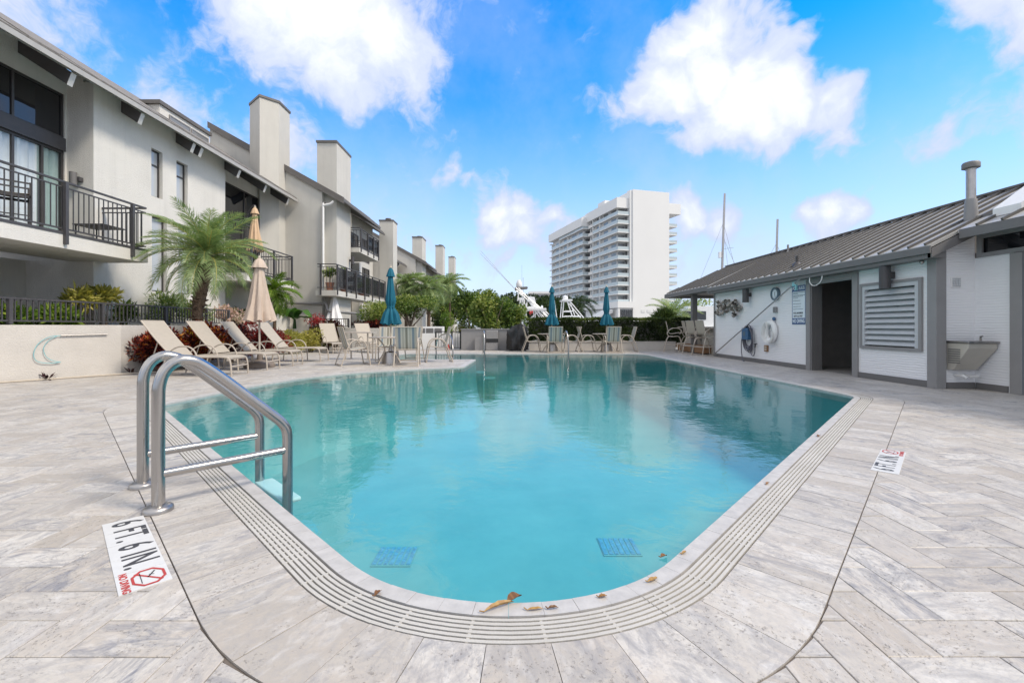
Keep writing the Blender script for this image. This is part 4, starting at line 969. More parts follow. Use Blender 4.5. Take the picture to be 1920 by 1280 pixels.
MB().add([(XR,3,ZR),(11.2,3,ZEM+.1),(11.2,19.25,ZEM+.1),(XR,18.3,ZR),(XR,3,ZR-.05),(11.2,3,ZEM+.05),(11.2,19.25,ZEM+.05),(XR,18.3,ZR-.05)], [(0,1,2,3),(7,6,5,4),(0,4,5,1),(1,5,6,2),(2,6,7,3)]).build('back_roof', M['seam_roof'], PH)
def seam(y, xe, ze, xr=XR, zr_=ZR, par=rf, yr=None):
    MB().beam((xe-.005, y, ze+.014), (xr, y if yr is None else yr, zr_+.014), .03, .05).build('seam', M['seam'], par)
y = 7.12
while y < 14.95: seam(y, XEM, ZEM+.10); y += .30
y = 15.12
while y < 19.2:
    t = 1 if y <= 18.3 else max(.04, 1-(y-18.3)/.95); seam(y, 6.72, ZEM+.19, 6.72+(XR-6.72)*t, ZEM+.19+(ZR+.012-ZEM-.19)*t, pr); y += .30
MB().beam((XR, 3.2, ZR+.03), (XR, 18.3, ZR+.045), .13, .035).build('ridge_cap', M['cap'], PH)
MB().box(XEM-.012, XEM+.012, 7.03, 14.97, ZEM-.03, ZEM+.085).box(XEM+.013, XP-.002, 7.05, 14.97, ZEM-.02, ZEM+.0).build('fascia', M['grey_paint'], PH)
MB().box(XEM+.02, XP-.001, 7.05, 14.97, ZEM-.10, ZEM-.021).build('frieze_board', M['grey_paint'], PH)
MB().box(6.70, 6.735, 14.99, 19.27, ZEM+.02, ZEM+.175).box(6.735, 11.1, 19.24, 19.27, ZEM+.02, ZEM+.175).build('porch_fascia', M['grey_paint'], PH)
for k in range(6): MB().beam((6.76, 15.4+k*.68, ZEM+.08), (8.8, 15.4+k*.68, ZEM+.08+1.0), .07, .14).build('rafter', M['grey_paint'], PH)
for (x, y) in ((6.98, 16.85), (10.8, 16.9), (10.8, 19.0)): MB().box(x-.09, x+.09, y-.09, y+.09, 0, 2.3).build('porch_post', M['grey_paint'], PH)
MB().box(6.88, 7.08, 15.0, 19.1, 2.2, 2.36).build('porch_beam', M['grey_paint'], PH)
# recess roof at the near end, with clerestory glazing
nr = roof_plane((7.08,3.0,2.52),(7.08,7.04,2.52),(XR,7.04,ZR-.004),(XR,3.0,ZR-.004)).build('near_roof', M['seam_roof'], PH)
for y in (6.75, 6.4, 6.05, 5.7): seam(y, 7.08, 2.52, XR, ZR, nr)
MB().box(7.06, 7.085, 3.0, 7.0, 2.38, 2.52).build('fascia', M['grey_paint'], PH)
MB().exy([(XEM+.02,ZEM+.04),(XR,ZR-.06),(XR,ZR-.24),(XEM+.02,ZEM-.10)], 7.03, 7.10).build('rake_board', M['grey_paint'], PH)
cl = MB().box(7.50, 7.529, 3.0, 7.16, 2.10, 2.165).box(7.50, 7.529, 3.0, 7.16, 2.40, 2.46).box(7.50, 7.529, 7.08, 7.16, 2.165, 2.40).build('clerestory_window', M['grey_trim'], PH); MB().box(7.55, 7.56, 3.0, 7.1, 2.1, 2.5).build('pane', M['glass_dark'], cl)
MB().box(7.53, 7.67, 3.0, 7.2, 2.461, 2.78).build('upper_wall', M['grey_paint'], PH)
trimbox('door_frame', 7.47, 7.68, 6.50, 6.66, 0, 2.09); MB().box(7.60, 7.62, 5.5, 6.5, 0.0, 2.09).build('mosaic_panel', M['tile_blue'], PH)
for k in range(12):
    for j in range(3): MB().box(7.588, 7.599, 6.42-j*.085, 6.495-j*.085, .08+k*.085, .155+k*.085).build('tile', M['tile_blue'], PH)
ck = MB().add([(7.35,6.4,2.66),(7.35,6.78,2.66),(7.9,6.72,3.06),(7.9,6.3,3.06),(7.35,6.4,2.78),(7.35,6.78,2.78),(7.9,6.72,3.22),(7.9,6.3,3.22)], [(0,1,2,3),(7,6,5,4),(0,4,5,1),(1,5,6,2),(2,6,7,3),(3,7,4,0)]).build('skylight', M['white'], PH)
# vents and chimney pipe on the roof
def zroof(x): return ZEM+.10+(ZR-ZEM-.10)*(x-XEM)/(XR-XEM)
vx, vy = 7.62, 7.36; vz = zroof(vx)
vp = MB().lathe([(.095, -.1), (.085, .14), (.075, .30), (.072, .32)], (vx, vy, vz), 20).build('vent_base', M['vent'] if 'vent' in M else M['grey_trim'], PH, True)
MB().lathe([(.062, .30), (.062, .80), (.068, .80), (.068, .815), (0, .815)], (vx, vy, vz), 20).build('vent_pipe', M['steel_dull'], vp, True)
MB().lathe([(.07, .815), (.115, .83), (.115, .90), (.10, .925), (.05, .94), (0, .942)], (vx, vy, vz), 20).build('vent_cap', M['grey_paint'], vp, True)
vb = MB().lathe([(.14, -.06), (.09, .03), (.05, .06), (.035, .07), (.035, .22), (0, .22)], (7.1, 11.0, zroof(7.1)), 14).build('roof_vent', M['bronze'], PH, True)
vb = MB().lathe([(.05, -.1), (.05, .0), (.03, .02), (.03, .22), (0, .22)], (8.75, 14.0, zroof(8.75)), 10).build('roof_vent', M['grey_trim'], PH, True)
# lamps, vent grille
def lamp_ph(y, z, h, r):
    s = MB().lathe([(r, -h/2), (r, h/2), (0, h/2+.002)], (XP-.06-r, y, z), 20).build('wall_lamp', M['railing'], PH, True); MB().box(XP-.075, XP-.001, y-.05, y+.05, z-.03, z+.08).build('bracket', M['bronze'], s)
lamp_ph(12.75, 1.88, .38, .085); lamp_ph(8.02, 1.895, .42, .085)
gv = MB().box(7.13, 7.29, 7.195, 7.209, 1.63, 1.80).build('vent_grille', M['white'], PH)
for i in range(3):
    for j in range(4): MB().box(7.15+i*.045, 7.185+i*.045, 7.185, 7.194, 1.645+j*.036, 1.672+j*.036).build('slat', M['louvre'], gv)
MB().ball((6.80, 7.35, 2.06), .035, 10, 6).build('hook', M['steel_dull'], PH, True)
# bar under the porch
bar = E('bar_counter', 'grey bar counter with pale stone top under the porch roof', 'bar counter', (7.6, 16, 0))
MB().box(7.25, 7.6, 15.0, 18.3, 0, .95).build('counter_base', M['stucco_grey'], bar); MB().box(6.98, 7.7, 15.0, 18.5, .951, .995).build('counter_top', M['table_top'], bar)
tag(MB().box(6.95, 7.25, 16.0, 18.4, .03, .32).build('bench', M['wood']), 'low brown bench box under the bar counter', 'bench')
# ================================================================ furniture
def sheet(b, prof, hw, th=.007):        # prof in (y,z); a sling stretched between x=-hw..hw
    n = len(prof); base = len(b.v)
    nr = []
    for i in range(n):
        a, c = prof[max(0, i-1)], prof[min(n-1, i+1)]; d = Vector((c[0]-a[0], c[1]-a[1])).normalized(); nr.append((-d.y, d.x))
    for (y, z), (ny, nz) in zip(prof, nr):
        b.v += [(-hw, y, z), (hw, y, z), (hw, y+ny*th, z+nz*th), (-hw, y+ny*th, z+nz*th)]
    for i in range(n-1):
        o = base+4*i; b.f += [(o, o+4, o+5, o+1), (o+3, o+2, o+6, o+7), (o, o+3, o+7, o+4), (o+1, o+5, o+6, o+2)]
    b.f += [(base, base+1, base+2, base+3), (base+4*n-4, base+4*n-1, base+4*n-2, base+4*n-3)]
    return b
def sp2(pts, n=5): return [(p.x, p.y) for p in smooth_path([(a, c, 0) for a, c in pts], n)]
def make_chair(name, mat, label, cat, frame='taupe'):
    t = E(name, label, cat)
    prof = sp2([(-.26,.425),(-.20,.445),(.0,.405),(.13,.40),(.19,.45),(.25,.62),(.35,.985)])
    sheet(MB(), prof, .245).build('sling', M[mat], t, True)
    for s in (-1, 1):
        x = s*.285
        b = MB(); b.tube(smooth_path([(x*1.05,-.34,0),(x*1.02,-.29,.28),(x,-.235,.52),(x,-.13,.635),(x,.02,.655),(x,.14,.60),(x,.235,.44),(x*1.02,.33,.20),(x*1.05,.40,0)], 5), .0165, 8); b.build('leg', M[frame], t, True)
        b = MB(); b.tube([(s*.255, y, z+.003) for y, z in prof], .013, 8); b.build('sling_rail', M[frame], t, True)
    for p, q in (((-.255,.35,.985),(.255,.35,.985)),((-.255,-.25,.42),(.255,-.25,.42)),((-.28,.21,.42),(.28,.21,.42))): b = MB(); b.tube([p, q], .013, 8); b.build('cross_bar', M[frame], t, True)
    b = MB(); b.beam((-.29,.385,.03),(.29,.385,.03),.03,.025); b.build('skid', M[frame], t); b = MB(); b.beam((-.29,-.333,.03),(.29,-.333,.03),.03,.025); b.build('skid', M[frame], t)
    return t
def make_stool(label):
    t = E('bar_stool', label, 'bar stool'); fr = M['taupe']
    prof = sp2([(-.24,.735),(-.18,.755),(.0,.72),(.13,.715),(.19,.76),(.235,.90),(.30,1.20)])
    sheet(MB(), prof, .225).build('sling', M['sling_beige'], t, True)
    for s in (-1, 1):
        x = s*.26
        b = MB(); b.tube(smooth_path([(x,-.19,.72),(x,-.27,.76),(x,-.26,.86),(x,-.14,.93),(x,.04,.93),(x,.17,.86),(x,.25,.74),(x,.20,.63),(x,.05,.60),(x,-.10,.62)], 5), .015, 8); b.build('arm', fr, t, True)
        b = MB(); b.tube([(s*.235, y, z+.003) for y, z in prof], .012, 8); b.build('sling_rail', fr, t, True)
        b = MB(); b.tube(smooth_path([(x*.8,.05,.62),(x*1.0,.22,.58),(x*1.15,.32,.30),(x*1.2,.38,0)], 5), .015, 8); b.build('leg', fr, t, True)
        b = MB(); b.tube(smooth_path([(x*.8,-.05,.62),(x*1.0,-.20,.58),(x*1.12,-.28,.30),(x*1.15,-.32,0)], 5), .015, 8); b.build('leg', fr, t, True)
    for p, q in (((-.3,-.27,.30),(.3,-.27,.30)),((-.31,.32,.30),(.31,.32,.30)),((-.3,-.27,.30),(-.31,.32,.30)),((.3,-.27,.30),(.31,.32,.30))): b = MB(); b.tube([p, q], .012, 8); b.build('foot_rest', fr, t, True)
    for y_, z_ in ((.30,1.2),(-.23,.73)): b = MB(); b.tube([(-.235,y_,z_),(.235,y_,z_)], .012, 8); b.build('cross_bar', fr, t, True)
    return t
def make_lounger(label):                # feet towards +x
    t = E('sun_lounger', label, 'sun lounger'); fr = M['taupe']
    def sh(prof): # prof in (x,z)
        b = MB(); sheet(b, [(-x, z) for x, z in prof][::-1], .27); b.v = [(-y, x, z) for x, y, z in b.v]; b.f = [q[::-1] for q in b.f]; return b
    back = sp2([(-.82,1.115),(-.52,.74),(-.20,.395)], 5); seat = sp2([(-.16,.375),(.35,.385),(.80,.385),(.97,.36)], 5)
    sh(back).build('backrest', M['sling_beige'], t, True); sh(seat).build('seat', M['sling_beige'], t, True)
    for s in (-1, 1):
        y = s*.285
        b = MB(); b.tube([(x, y, z) for x, z in back], .015, 8); b.build('back_rail', fr, t, True)
        b = MB(); b.tube(smooth_path([(-.62,y,.34),(-.3,y,.365),(0,y,.375),(.5,y,.385),(.80,y,.385),(.92,y,.365),(.965,y,.30),(.985,y,.15),(.99,y,0)], 5), .017, 8); b.build('side_rail', fr, t, True)
        b = MB(); b.tube(smooth_path([(.36,y*1.1,0),(.34,y*1.1,.25),(.29,y*1.1,.47),(.17,y*1.1,.585),(-.02,y*1.1,.60),(-.18,y*1.1,.53),(-.30,y*1.1,.38),(-.34,y*1.1,.2),(-.36,y*1.1,0)], 5), .0155, 8); b.build('arm', fr, t, True)
        b = MB(); b.tube(smooth_path([(-.60,y,.345),(-.66,y,.2),(-.68,y,0)], 5), .0155, 8); b.build('leg', fr, t, True)
    for x_, z_ in ((.95,.345),(.985,.20),(-.82,1.115),(-.62,.34),(0,.37)): b = MB(); b.tube([(x_,-.285,z_),(x_,.285,z_)], .0135, 8); b.build('cross_bar', fr, t, True)
    for y_ in (-.2, .2): b = MB(); b.tube([(-.53,y_,.745),(-.66,y_,.35)], .011, 6); b.build('prop', fr, t, True)
    return t
def make_umbrella(name, label, mat, h, zb, rmax=.21, tie=False, pole='taupe', nf=8, vent=True, base=None, zpole=0):
    t = E(name, label, 'umbrella')
    ph = random.random()*6
    def fl(a, u): return 1+(.13+.12*u)*math.cos(nf*a+ph+.5*math.sin(3*u))*(.45+.55*u)+.06*math.sin(3*a+u*4+ph)+.03*math.sin(17*a-u*9)
    H_ = h-zb-.08
    pr = []
    for i in range(25):
        u = i/24; z = zb+H_*(1-u)
        r = rmax*(.14+.66*u**.75+.20*u**3)
        if tie:
            r *= 1-.40*math.exp(-((u-.70)/.07)**2)
            if u > .70: r *= 1+.18*(u-.70)/.3
        pr.append((r, z))
    # ragged lower hem
    b = MB(); b.lathe(pr, (0,0,0), 48, fl); n0 = len(b.v)-48
    for k in range(48): x, y, z = b.v[n0+k]; b.v[n0+k] = (x, y, z-.02+.03*math.cos(nf*2*PI*k/48+ph))
    b.f = [f for f in b.f if len(f) == 4]; b.build('canopy', M[mat], t, True)
    if vent:
        b = MB(); b.lathe([(.02, h-.06), (rmax*.33, h-.13), (rmax*.50, h-.26), (rmax*.56, h-.31)], (0,0,0), 40, lambda a, u: 1+.12*math.cos(nf*a+ph)*u); b.f = [f for f in b.f if len(f) == 4]; b.build('vent_flap', M[mat], t, True)
    if tie:
        z = zb+H_*.30; r = rmax*(.14+.66*.7**.75+.2*.343)*.60; b = MB(); b.tube([(r*1.12*math.cos(a), r*1.12*math.sin(a), z+.012*math.sin(a)) for a in np.linspace(0, 2*PI, 25)], .012, 6, False); b.build('tie', M[mat], t, True)
    b = MB(); b.tube([(0,0,zpole),(0,0,h-.05)], .023, 12); b.build('pole', M[pole], t, True)
    b = MB(); b.lathe([(.035, h-.075), (.04, h-.055), (.022, h-.03), (.028, h-.012), (.014, h), (0, h)], (0,0,0), 14); b.build('finial', M['beige'], t, True)
    if base == 'skirt':
        b = MB(); prof = [(.34, 0), (.35, .06), (.31, .12), (.17, .16), (.06, .19), (.045, .36), (0, .36)]
        b.lathe(prof, (0,0,0), 28); b.build('base', M['base_plastic'], t, True)
    if base == 'drum': b = MB(); b.lathe([(.24, 0), (.24, .03), (.20, .30), (.06, .34), (.035, .5), (0, .5)], (0,0,0), 24); b.build('base', M['steel_dull'], t, True)
    return t
def make_table(label, r=.55, h=.72, name='patio_table'):
    t = E(name, label, 'table')
    MB().lathe([(r-.03, h-.03), (r, h-.02), (r, h), (0, h)], (0,0,0), 40).build('table_top', M['table_top'], t, True)
    for k in range(4):
        a = PI/4+k*PI/2; c, s = math.cos(a), math.sin(a)
        b = MB(); b.tube(smooth_path([(c*r*.82, s*r*.82, h-.03), (c*r*.62, s*r*.62, h-.10), (c*r*.34, s*r*.34, h-.26), (c*r*.36, s*r*.36, .30), (c*r*.62, s*r*.62, .10), (c*r*.74, s*r*.74, 0)], 5), .017, 8); b.build('leg', M['taupe'], t, True)
    b = MB(); b.tube([(r*.35*math.cos(a), r*.35*math.sin(a), h-.27) for a in np.linspace(0, 2*PI, 25)], .012, 6, False); b.build('ring', M['taupe'], t, True)
    return t
M['base_plastic'] = pm('umbrella base plastic', (.19,.155,.13), .55, var=.1)
G_L = 'sun loungers lined up along the planting bed'
lo = make_lounger('beige sling sun lounger nearest the camera, in front of the red and yellow croton')
place(lo, (-6.56, 9.22, 0), R(0), None, G_L)
LP = [(-6.50,10.40,R(1),'second beige sun lounger in the row, just before the taupe parasol'),(-6.46,11.50,R(2),'third beige sun lounger in the row, just beyond the taupe parasol'),(-6.36,12.95,R(0),'last beige sun lounger of the front row, beside the golden shrubs'),
      (-6.85,17.3,R(-52),'beige sun lounger by the dark croton, facing the umbrella table'),(-5.55,17.6,R(-52),'beige sun lounger with raised back between the dark croton and the grey planter wall')]
for x, y, rz, lab in LP: place(copy_tree(lo), (x, y, 0), rz, lab, G_L)
u = make_umbrella('parasol', 'closed taupe parasol on a heavy plastic base among the loungers', 'canvas_taupe', 2.74, 1.15, .30, False, 'taupe', 8, True, 'skirt'); place(u, (-6.12, 10.92, 0))
b = MB(); b.lathe([(.33, 0), (.34, .05), (.30, .105), (.2, .12), (0, .12)], (0,0,0), 24)
u = make_umbrella('parasol', 'closed teal parasol standing through the umbrella table on the pool peninsula', 'canvas_teal', 2.66, 1.08, .20, True, 'beige', 8, True, 'drum'); place(u, (-3.22, 12.1, 0))
tb = make_table('round tan table carrying the teal parasol on the pool peninsula'); place(tb, (-3.25, 12.08, 0), .3)
ch = make_chair('striped_chair', 'sling_stripe', 'striped sling chair left of the peninsula table, turned towards it', 'chair')
G_C = 'striped sling chairs'
place(ch, (-4.05, 11.62, 0), R(125), None, G_C)
for x, y, rz, lab in [(-2.62,11.45,R(188),'striped sling chair whose striped back faces the pool and the camera'),(-2.05,12.75,R(-75),'striped sling chair at the right end of the peninsula table'),(-3.60,13.15,R(10),'striped sling chair behind the peninsula table, back partly hidden by the table'),(-2.95,13.3,R(-8),'striped sling chair behind the parasol pole')]:
    place(copy_tree(ch), (x, y, 0), rz, lab, G_C)
st = E('side_table', 'small rectangular side table between the peninsula chairs and the rear loungers', 'table', (-4.6, 13.6, 0))
MB().box(-5.0,-4.15,13.3,13.95,.80,.835).build('table_top', M['table_top'], st)
for x in (-4.92,-4.25):
    for y in (13.38, 13.87): MB().box(x-.018,x+.018,y-.018,y+.018,0,.80).build('leg', M['taupe'], st)
# two far sets by the hedge
for i, (cx, lab, who) in enumerate(((1.68, 'round tan table under the left teal parasol by the hedge', 'left'), (3.86, 'round tan table under the right teal parasol by the hedge', 'right'))):
    place(copy_tree(tb), (cx, 17.75, 0), .2, lab, 'patio tables')
    place(copy_tree(ch), (cx-.78, 17.75, 0), R(92), f'striped sling chair on the near-bin side of the {who} hedge table' if i == 0 else 'striped sling chair between the two hedge tables, beside the right one', G_C)
    place(copy_tree(ch), (cx+.82, 17.8, 0), R(-92), 'striped sling chair between the two hedge tables, beside the left one' if i == 0 else 'striped sling chair on the bar side of the right hedge table', G_C)
    place(copy_tree(ch), (cx+.06, 17.0, 0), R(180), f'striped sling chair with its back to the pool at the {who} hedge table', G_C)
    place(copy_tree(u), (cx+.02, 17.8, 0), 1+i, 'closed teal parasol by the hedge, ' + ('nearer the covered grill' if i == 0 else 'nearer the pool house'), 'teal parasols')
u['group'] = 'teal parasols'; tb['group'] = 'patio tables'
so = make_stool('outermost bar stool at the porch counter, clear of the roof post'); G_S = 'bar stools at the porch counter'
place(so, (6.55, 17.75, 0), R(72), None, G_S)
for x, y, rz, lab in ((6.95,17.05,R(80),'second bar stool from the hedge, in front of the porch post'),(6.75,16.05,R(100),'third bar stool, its sling back towards the pool'),(6.80,15.35,R(100),'bar stool nearest the pool house corner')):
    place(copy_tree(so), (x, y, 0), rz, lab, G_S)
wu = make_umbrella('parasol', 'closed white parasol rising behind the bougainvillea', 'canvas_white', 2.55, 1.0, .40, False, 'white', 8, False); place(wu, (-8.0, 20.4, 0) if False else (-7.98, 19.98+.3, 0))
MB().box(-8.35,-7.6,20.08,20.6,-.09,.05)
cu_ = make_umbrella('cantilever_umbrella', 'closed tan cantilever umbrella on the middle townhouse balcony', 'canvas_tan', 5.42, 3.75, .24, False, 'bronze', 8, True, None, 3.6); place(cu_, (-9.30, 16.3, 0))
b = MB(); b.tube(smooth_path([(-9.9-(-9.30),.3,2.93),(-.55,.25,4.2),(-.40,.15,5.0),(-.12,.03,5.38),(0,0,5.42)],5), .028, 8); b.v = [(x-9.30, y+16.3, z) for x, y, z in b.v]
b.build('mast', M['bronze'], cu_, True)
# balcony furniture
bc = make_chair('balcony_chair', 'sling_brown', 'brown high backed balcony chair behind the near balcony railing', 'chair', 'bronze') if 'sling_brown' in M else None
M['sling_brown'] = pm('brown sling', (.20,.16,.125), .8, var=.1)
bc = E('balcony_chair', 'brown high balcony stool chair behind the nearest balcony railing', 'chair')
prof = sp2([(-.24,.68),(.0,.66),(.17,.67),(.22,.75),(.30,1.12)]); sheet(MB(), prof, .24).build('sling', M['sling_brown'], bc, True)
for s in (-1, 1):
    b = MB(); b.beam((s*.25,-.23,.62),(s*.25,.22,.62),.035,.05); b.beam((s*.25,-.23,0),(s*.25,-.23,.9),.035,.035); b.beam((s*.25,.25,0),(s*.25,.21,.66),.035,.035); b.beam((s*.25,-.25,.88),(s*.25,.26,.88),.045,.025); b.beam((s*.25,-.23,.25),(s*.25,.25,.25),.02,.02); b.build('side_frame', M['bronze'], bc)
b = MB(); b.beam((-.25,-.23,.25),(.25,-.23,.25),.02,.02); b.build('cross_bar', M['bronze'], bc); b = MB(); b.beam((-.25,.24,.33),(.25,.24,.33),.02,.02); b.build('cross_bar', M['bronze'], bc); b = MB(); b.beam((-.25,0,.62),(.25,0,.62),.02,.03); b.build('cross_bar', M['bronze'], bc)
place(bc, (-9.75, 8.75, 2.92), R(140)); place(copy_tree(bc), (-9.9, 8.05, 2.92), R(-30), 'second brown balcony chair at the picture edge of the nearest balcony', 'balcony chairs'); bc['group'] = 'balcony chairs'
bt = E('balcony_table', 'small dark wire side table at the end of the nearest balcony', 'table', (-9.65, 10.5, 2.915))
MB().box(-10.0,-9.3,10.2,10.8,3.33,3.355).build('table_top', M['bronze'], bt)
for x in (-9.96,-9.34):
    for y in (10.24,10.76): MB().box(x-.012,x+.012,y-.012,y+.012,2.916,3.33).build('leg', M['bronze'], bt)

# ================================================================ things on the pool house wall
WM = Matrix(((0,0,-1,0),(-1,0,0,0),(0,1,0,0),(0,0,0,1)))     # local x -> -y, local y -> z, facing -x
def onwall(y, z, x=XP-.016): return Matrix.Translation((x, y, z)) @ WM
sg = E('pool_rules_sign', 'white and blue POOL RULES sign beside the doorway', 'sign', (XP-.012, 10.61, 1.5))
ys0, ys1, zs0, zs1 = 10.37, 10.86, 1.055, 1.975
MB().box(XP-.012, XP-.002, ys0, ys1, zs0, zs1).build('board', M['sign_white'], sg)
MB().box(XP-.0145, XP-.0125, ys0, ys1, zs1-.135, zs1).box(XP-.0145, XP-.0125, ys0, ys1, zs0, zs0+.145).box(XP-.0145, XP-.0125, ys0, ys0+.014, zs0+.146, zs1-.136).box(XP-.0145, XP-.0125, ys1-.014, ys1, zs0+.146, zs1-.136).build('band', M['sign_blue'], sg)
yc = (ys0+ys1)/2
text_mesh('POOL RULES', .105, M['sign_white'], sg, sx=.74, bold=.004, M=onwall(yc, zs1-.066, XP-.0155))
text_mesh('NO DIVING', .125, M['sign_white'], sg, sx=.68, bold=.004, M=onwall(yc, zs0+.072, XP-.0155))
text_mesh('POOL MAXIMUM', .06, M['letter_black'], sg, sx=.75, bold=.001, M=onwall(yc+.02, zs0+.265, XP-.013))
text_mesh('DEPTH: 6.5 FEET', .06, M['letter_black'], sg, sx=.75, bold=.001, M=onwall(yc+.02, zs0+.19, XP-.013))
b = MB(); rr = random.Random(3)
for z, wd in ((.755,.40),(.725,.18),(.68,.40),(.655,.36),(.62,.15),(.555,.26),(.48,.28),(.415,.25),(.355,.36)):
    y = ys1-.04
    while y > ys1-.04-wd:
        L = .012+.03*rr.random(); b.box(XP-.0132, XP-.0122, y-L, y, zs0+z, zs0+z+.012); y -= L+.008
b.build('small_print', M['clock_blue'], sg)
ck = E('wall_clock', 'round slate rimmed outdoor clock on the white wall', 'clock', (XP-.02, 11.5, 1.84)); cyk, czk = 11.5, 1.84
def disc_x(r0, r1, x0, x1, n=36):
    b = MB(); b.lathe([(r0, 0), (r1, 0), (r1, x1-x0), (r0, x1-x0)] if r0 > 0 else [(0, 0), (r1, 0), (r1, x1-x0), (0, x1-x0)], (0,0,0), n)
    if r0 > 0: b.f = [f for f in b.f if len(f) == 4]; k = n; b.f += [(3*n+i, 3*n+(i+1) % n, (i+1) % n, i) for i in range(n)]
    b.v = [(x0+z, cyk+x, czk+y) for x, y, z in b.v]; return b
disc_x(.128, .165, XP-.075, XP-.002).build('rim', M['clock_blue'], ck, True); disc_x(0, .130, XP-.05, XP-.02).build('dial', M['sign_white'], ck, True)
for k in range(12):
    a = k*PI/6; MB().box(XP-.054, XP-.0505, cyk+.105*math.sin(a)-.006, cyk+.105*math.sin(a)+.006, czk+.105*math.cos(a)-.008, czk+.105*math.cos(a)+.008).build('hour_mark', M['letter_black'], ck)
for a, L in ((R(-15), .065), (R(195), .095)): MB().beam((XP-.058, cyk, czk), (XP-.058, cyk+math.sin(a)*L, czk+math.cos(a)*L), .004, .011).build('hand', M['letter_black'], ck)
tag(MB().box(XP-.05, XP-.002, 11.46, 11.60, 1.36, 1.505).build('switch_box', M['grey_trim'], bevel=.01), 'small grey switch box under the wall clock', 'switch box')
ob = E('outlet_box', 'bronze outlet cover low on the white wall', 'outlet', (XP, 11.94, .40)); MB().box(XP-.04, XP-.002, 11.86, 12.02, .33, .50).build('cover', M['wood'], ob, bevel=.006); MB().box(XP-.046, XP-.041, 11.89, 11.99, .36, .41).box(XP-.046, XP-.041, 11.89, 11.99, .425, .475).build('lid', M['beige'], ob)
lr = E('life_ring', 'white life ring with coiled rope hanging on the wall', 'life ring', (XP-.08, 11.66, .87))
b = MB(); ly, lz = 11.66, .87
n, m_ = 32, 12
b.v = [(XP-.075+.062*math.sin(2*PI*j/m_), ly+(.20+.068*math.cos(2*PI*j/m_))*math.cos(2*PI*i/n), lz+(.235+.068*math.cos(2*PI*j/m_))*math.sin(2*PI*i/n)) for i in range(n) for j in range(m_)]
b.f = [(i*m_+j, i*m_+(j+1) % m_, ((i+1) % n)*m_+(j+1) % m_, ((i+1) % n)*m_+j) for i in range(n) for j in range(m_)]; b.build('ring', M['white'], lr, True)
b = MB()
for k in range(5):
    rr2 = random.Random(k); b.tube([(XP-.145-.006*k, ly-.02+(.19+.02*k)*math.cos(a)+rr2.uniform(-.01,.01), lz-.03+(.21+.016*k)*math.sin(a)) for a in np.linspace(PI*.9+.2*k, PI*2.25+.1*k, 18)], .008, 6)
b.tube([(XP-.14,ly+.14,lz+.22),(XP-.15,ly-.05,lz+.0),(XP-.14,ly-.17,lz+.1)], .007, 6); b.tube([(XP-.14,ly+.08,lz+.26),(XP-.15,ly-.02,lz-.02),(XP-.14,ly+.1,lz-.22)], .007, 6); b.build('rope', M['rope'], lr, True)
MB().ball((XP-.04, ly-.10, lz+.33), (.04,.05,.05), 10, 6).build('hook', M['blue_plastic'], lr, True)
hr_ = E('hose_reel', 'blue hose hanger with a coiled grey hose on the wall', 'hose reel', (XP-.1, 12.72, .65)); hy, hz = 12.66, .60
MB().box(XP-.16, XP-.002, hy-.02, hy+.30, hz+.02, hz+.36).build('hanger', M['blue_plastic'], hr_, bevel=.025); MB().box(XP-.165, XP-.161, hy+.08, hy+.20, hz+.14, hz+.25).build('plate', M['clock_blue'], hr_)
b = MB()
for k in range(7):
    rr2 = random.Random(40+k); ry, rz_ = .19+.022*(k % 4)+rr2.uniform(-.01,.01), .27+.03*(k % 5)
    b.tube([(XP-.06-.018*(k % 4)-.01*math.sin(a), hy+.10+ry*math.cos(a)-.03*k*.3, hz+.10-.012*k+rz_*math.sin(a)) for a in np.linspace(PI/2, PI*2.5, 30)], .013, 6, False)
b.tube(smooth_path([(XP-.08,hy+.36,hz+.2),(XP-.08,hy+.44,hz-.05),(XP-.10,hy+.40,hz-.33),(XP-.14,hy+.26,hz-.56),(XP-.2,hy+.12,.02),(XP-.22,hy+.02,.015)],6), .013, 6)
b.tube(smooth_path([(XP-.08,hy+.04,hz-.16),(XP-.09,hy-.1,hz-.36),(XP-.09,hy-.2,hz-.42),(XP-.09,hy-.28,hz-.34),(XP-.09,hy-.30,hz-.18)],6), .013, 6); b.build('hose', M['hose'], hr_, True)
b = MB(); b.tube([(XP-.09,hy-.30,hz-.18),(XP-.09,hy-.32,hz-.08)], .02, 8); b.tube([(XP-.09,hy-.26,hz-.085),(XP-.09,hy-.40,hz-.075)], .014, 8); b.build('nozzle', M['black'], hr_, True)
# driftwood style wall art: cluster of shell-like pieces
wa = E('wall_art', 'sprawling grey and white shell like wall sculpture', 'wall art', (XP-.05, 13.9, 1.6)); ra = random.Random(9)
M['art'] = pm('weathered shell', (.33,.30,.27), .6, var=.6, scale=18)
skel = [(14.55,1.75),(14.4,1.68),(14.2,1.62),(14.05,1.66),(13.85,1.7),(13.7,1.62),(13.5,1.66),(13.35,1.55),(13.2,1.58),(14.3,1.5),(14.5,1.42),(14.65,1.38),(13.6,1.48),(13.5,1.40),(14.1,1.76),(13.62,1.74),(14.5,1.65),(13.95,1.55),(14.18,1.52),(13.42,1.72),(13.28,1.47),(14.62,1.7)]
for y, z in skel:
    for _ in range(2):
        d = Vector((-.5-ra.random()*.4, ra.uniform(-1,1), ra.uniform(-1,1))).normalized(); p = Vector((XP-.015-ra.random()*.03, y+ra.uniform(-.05,.05), z+ra.uniform(-.045,.045))); L = .10+.06*ra.random()
        b = MB(); b.tube([p, p+d*L*.35, p+d*L*.7, p+d*L], [.012, .030+.015*ra.random(), .045+.015*ra.random(), .05], 9, False); b.v = [(min(x, XP-.003), y_, z_) for x, y_, z_ in b.v]; b.build('shell', M['art'], wa, True)
b = MB()
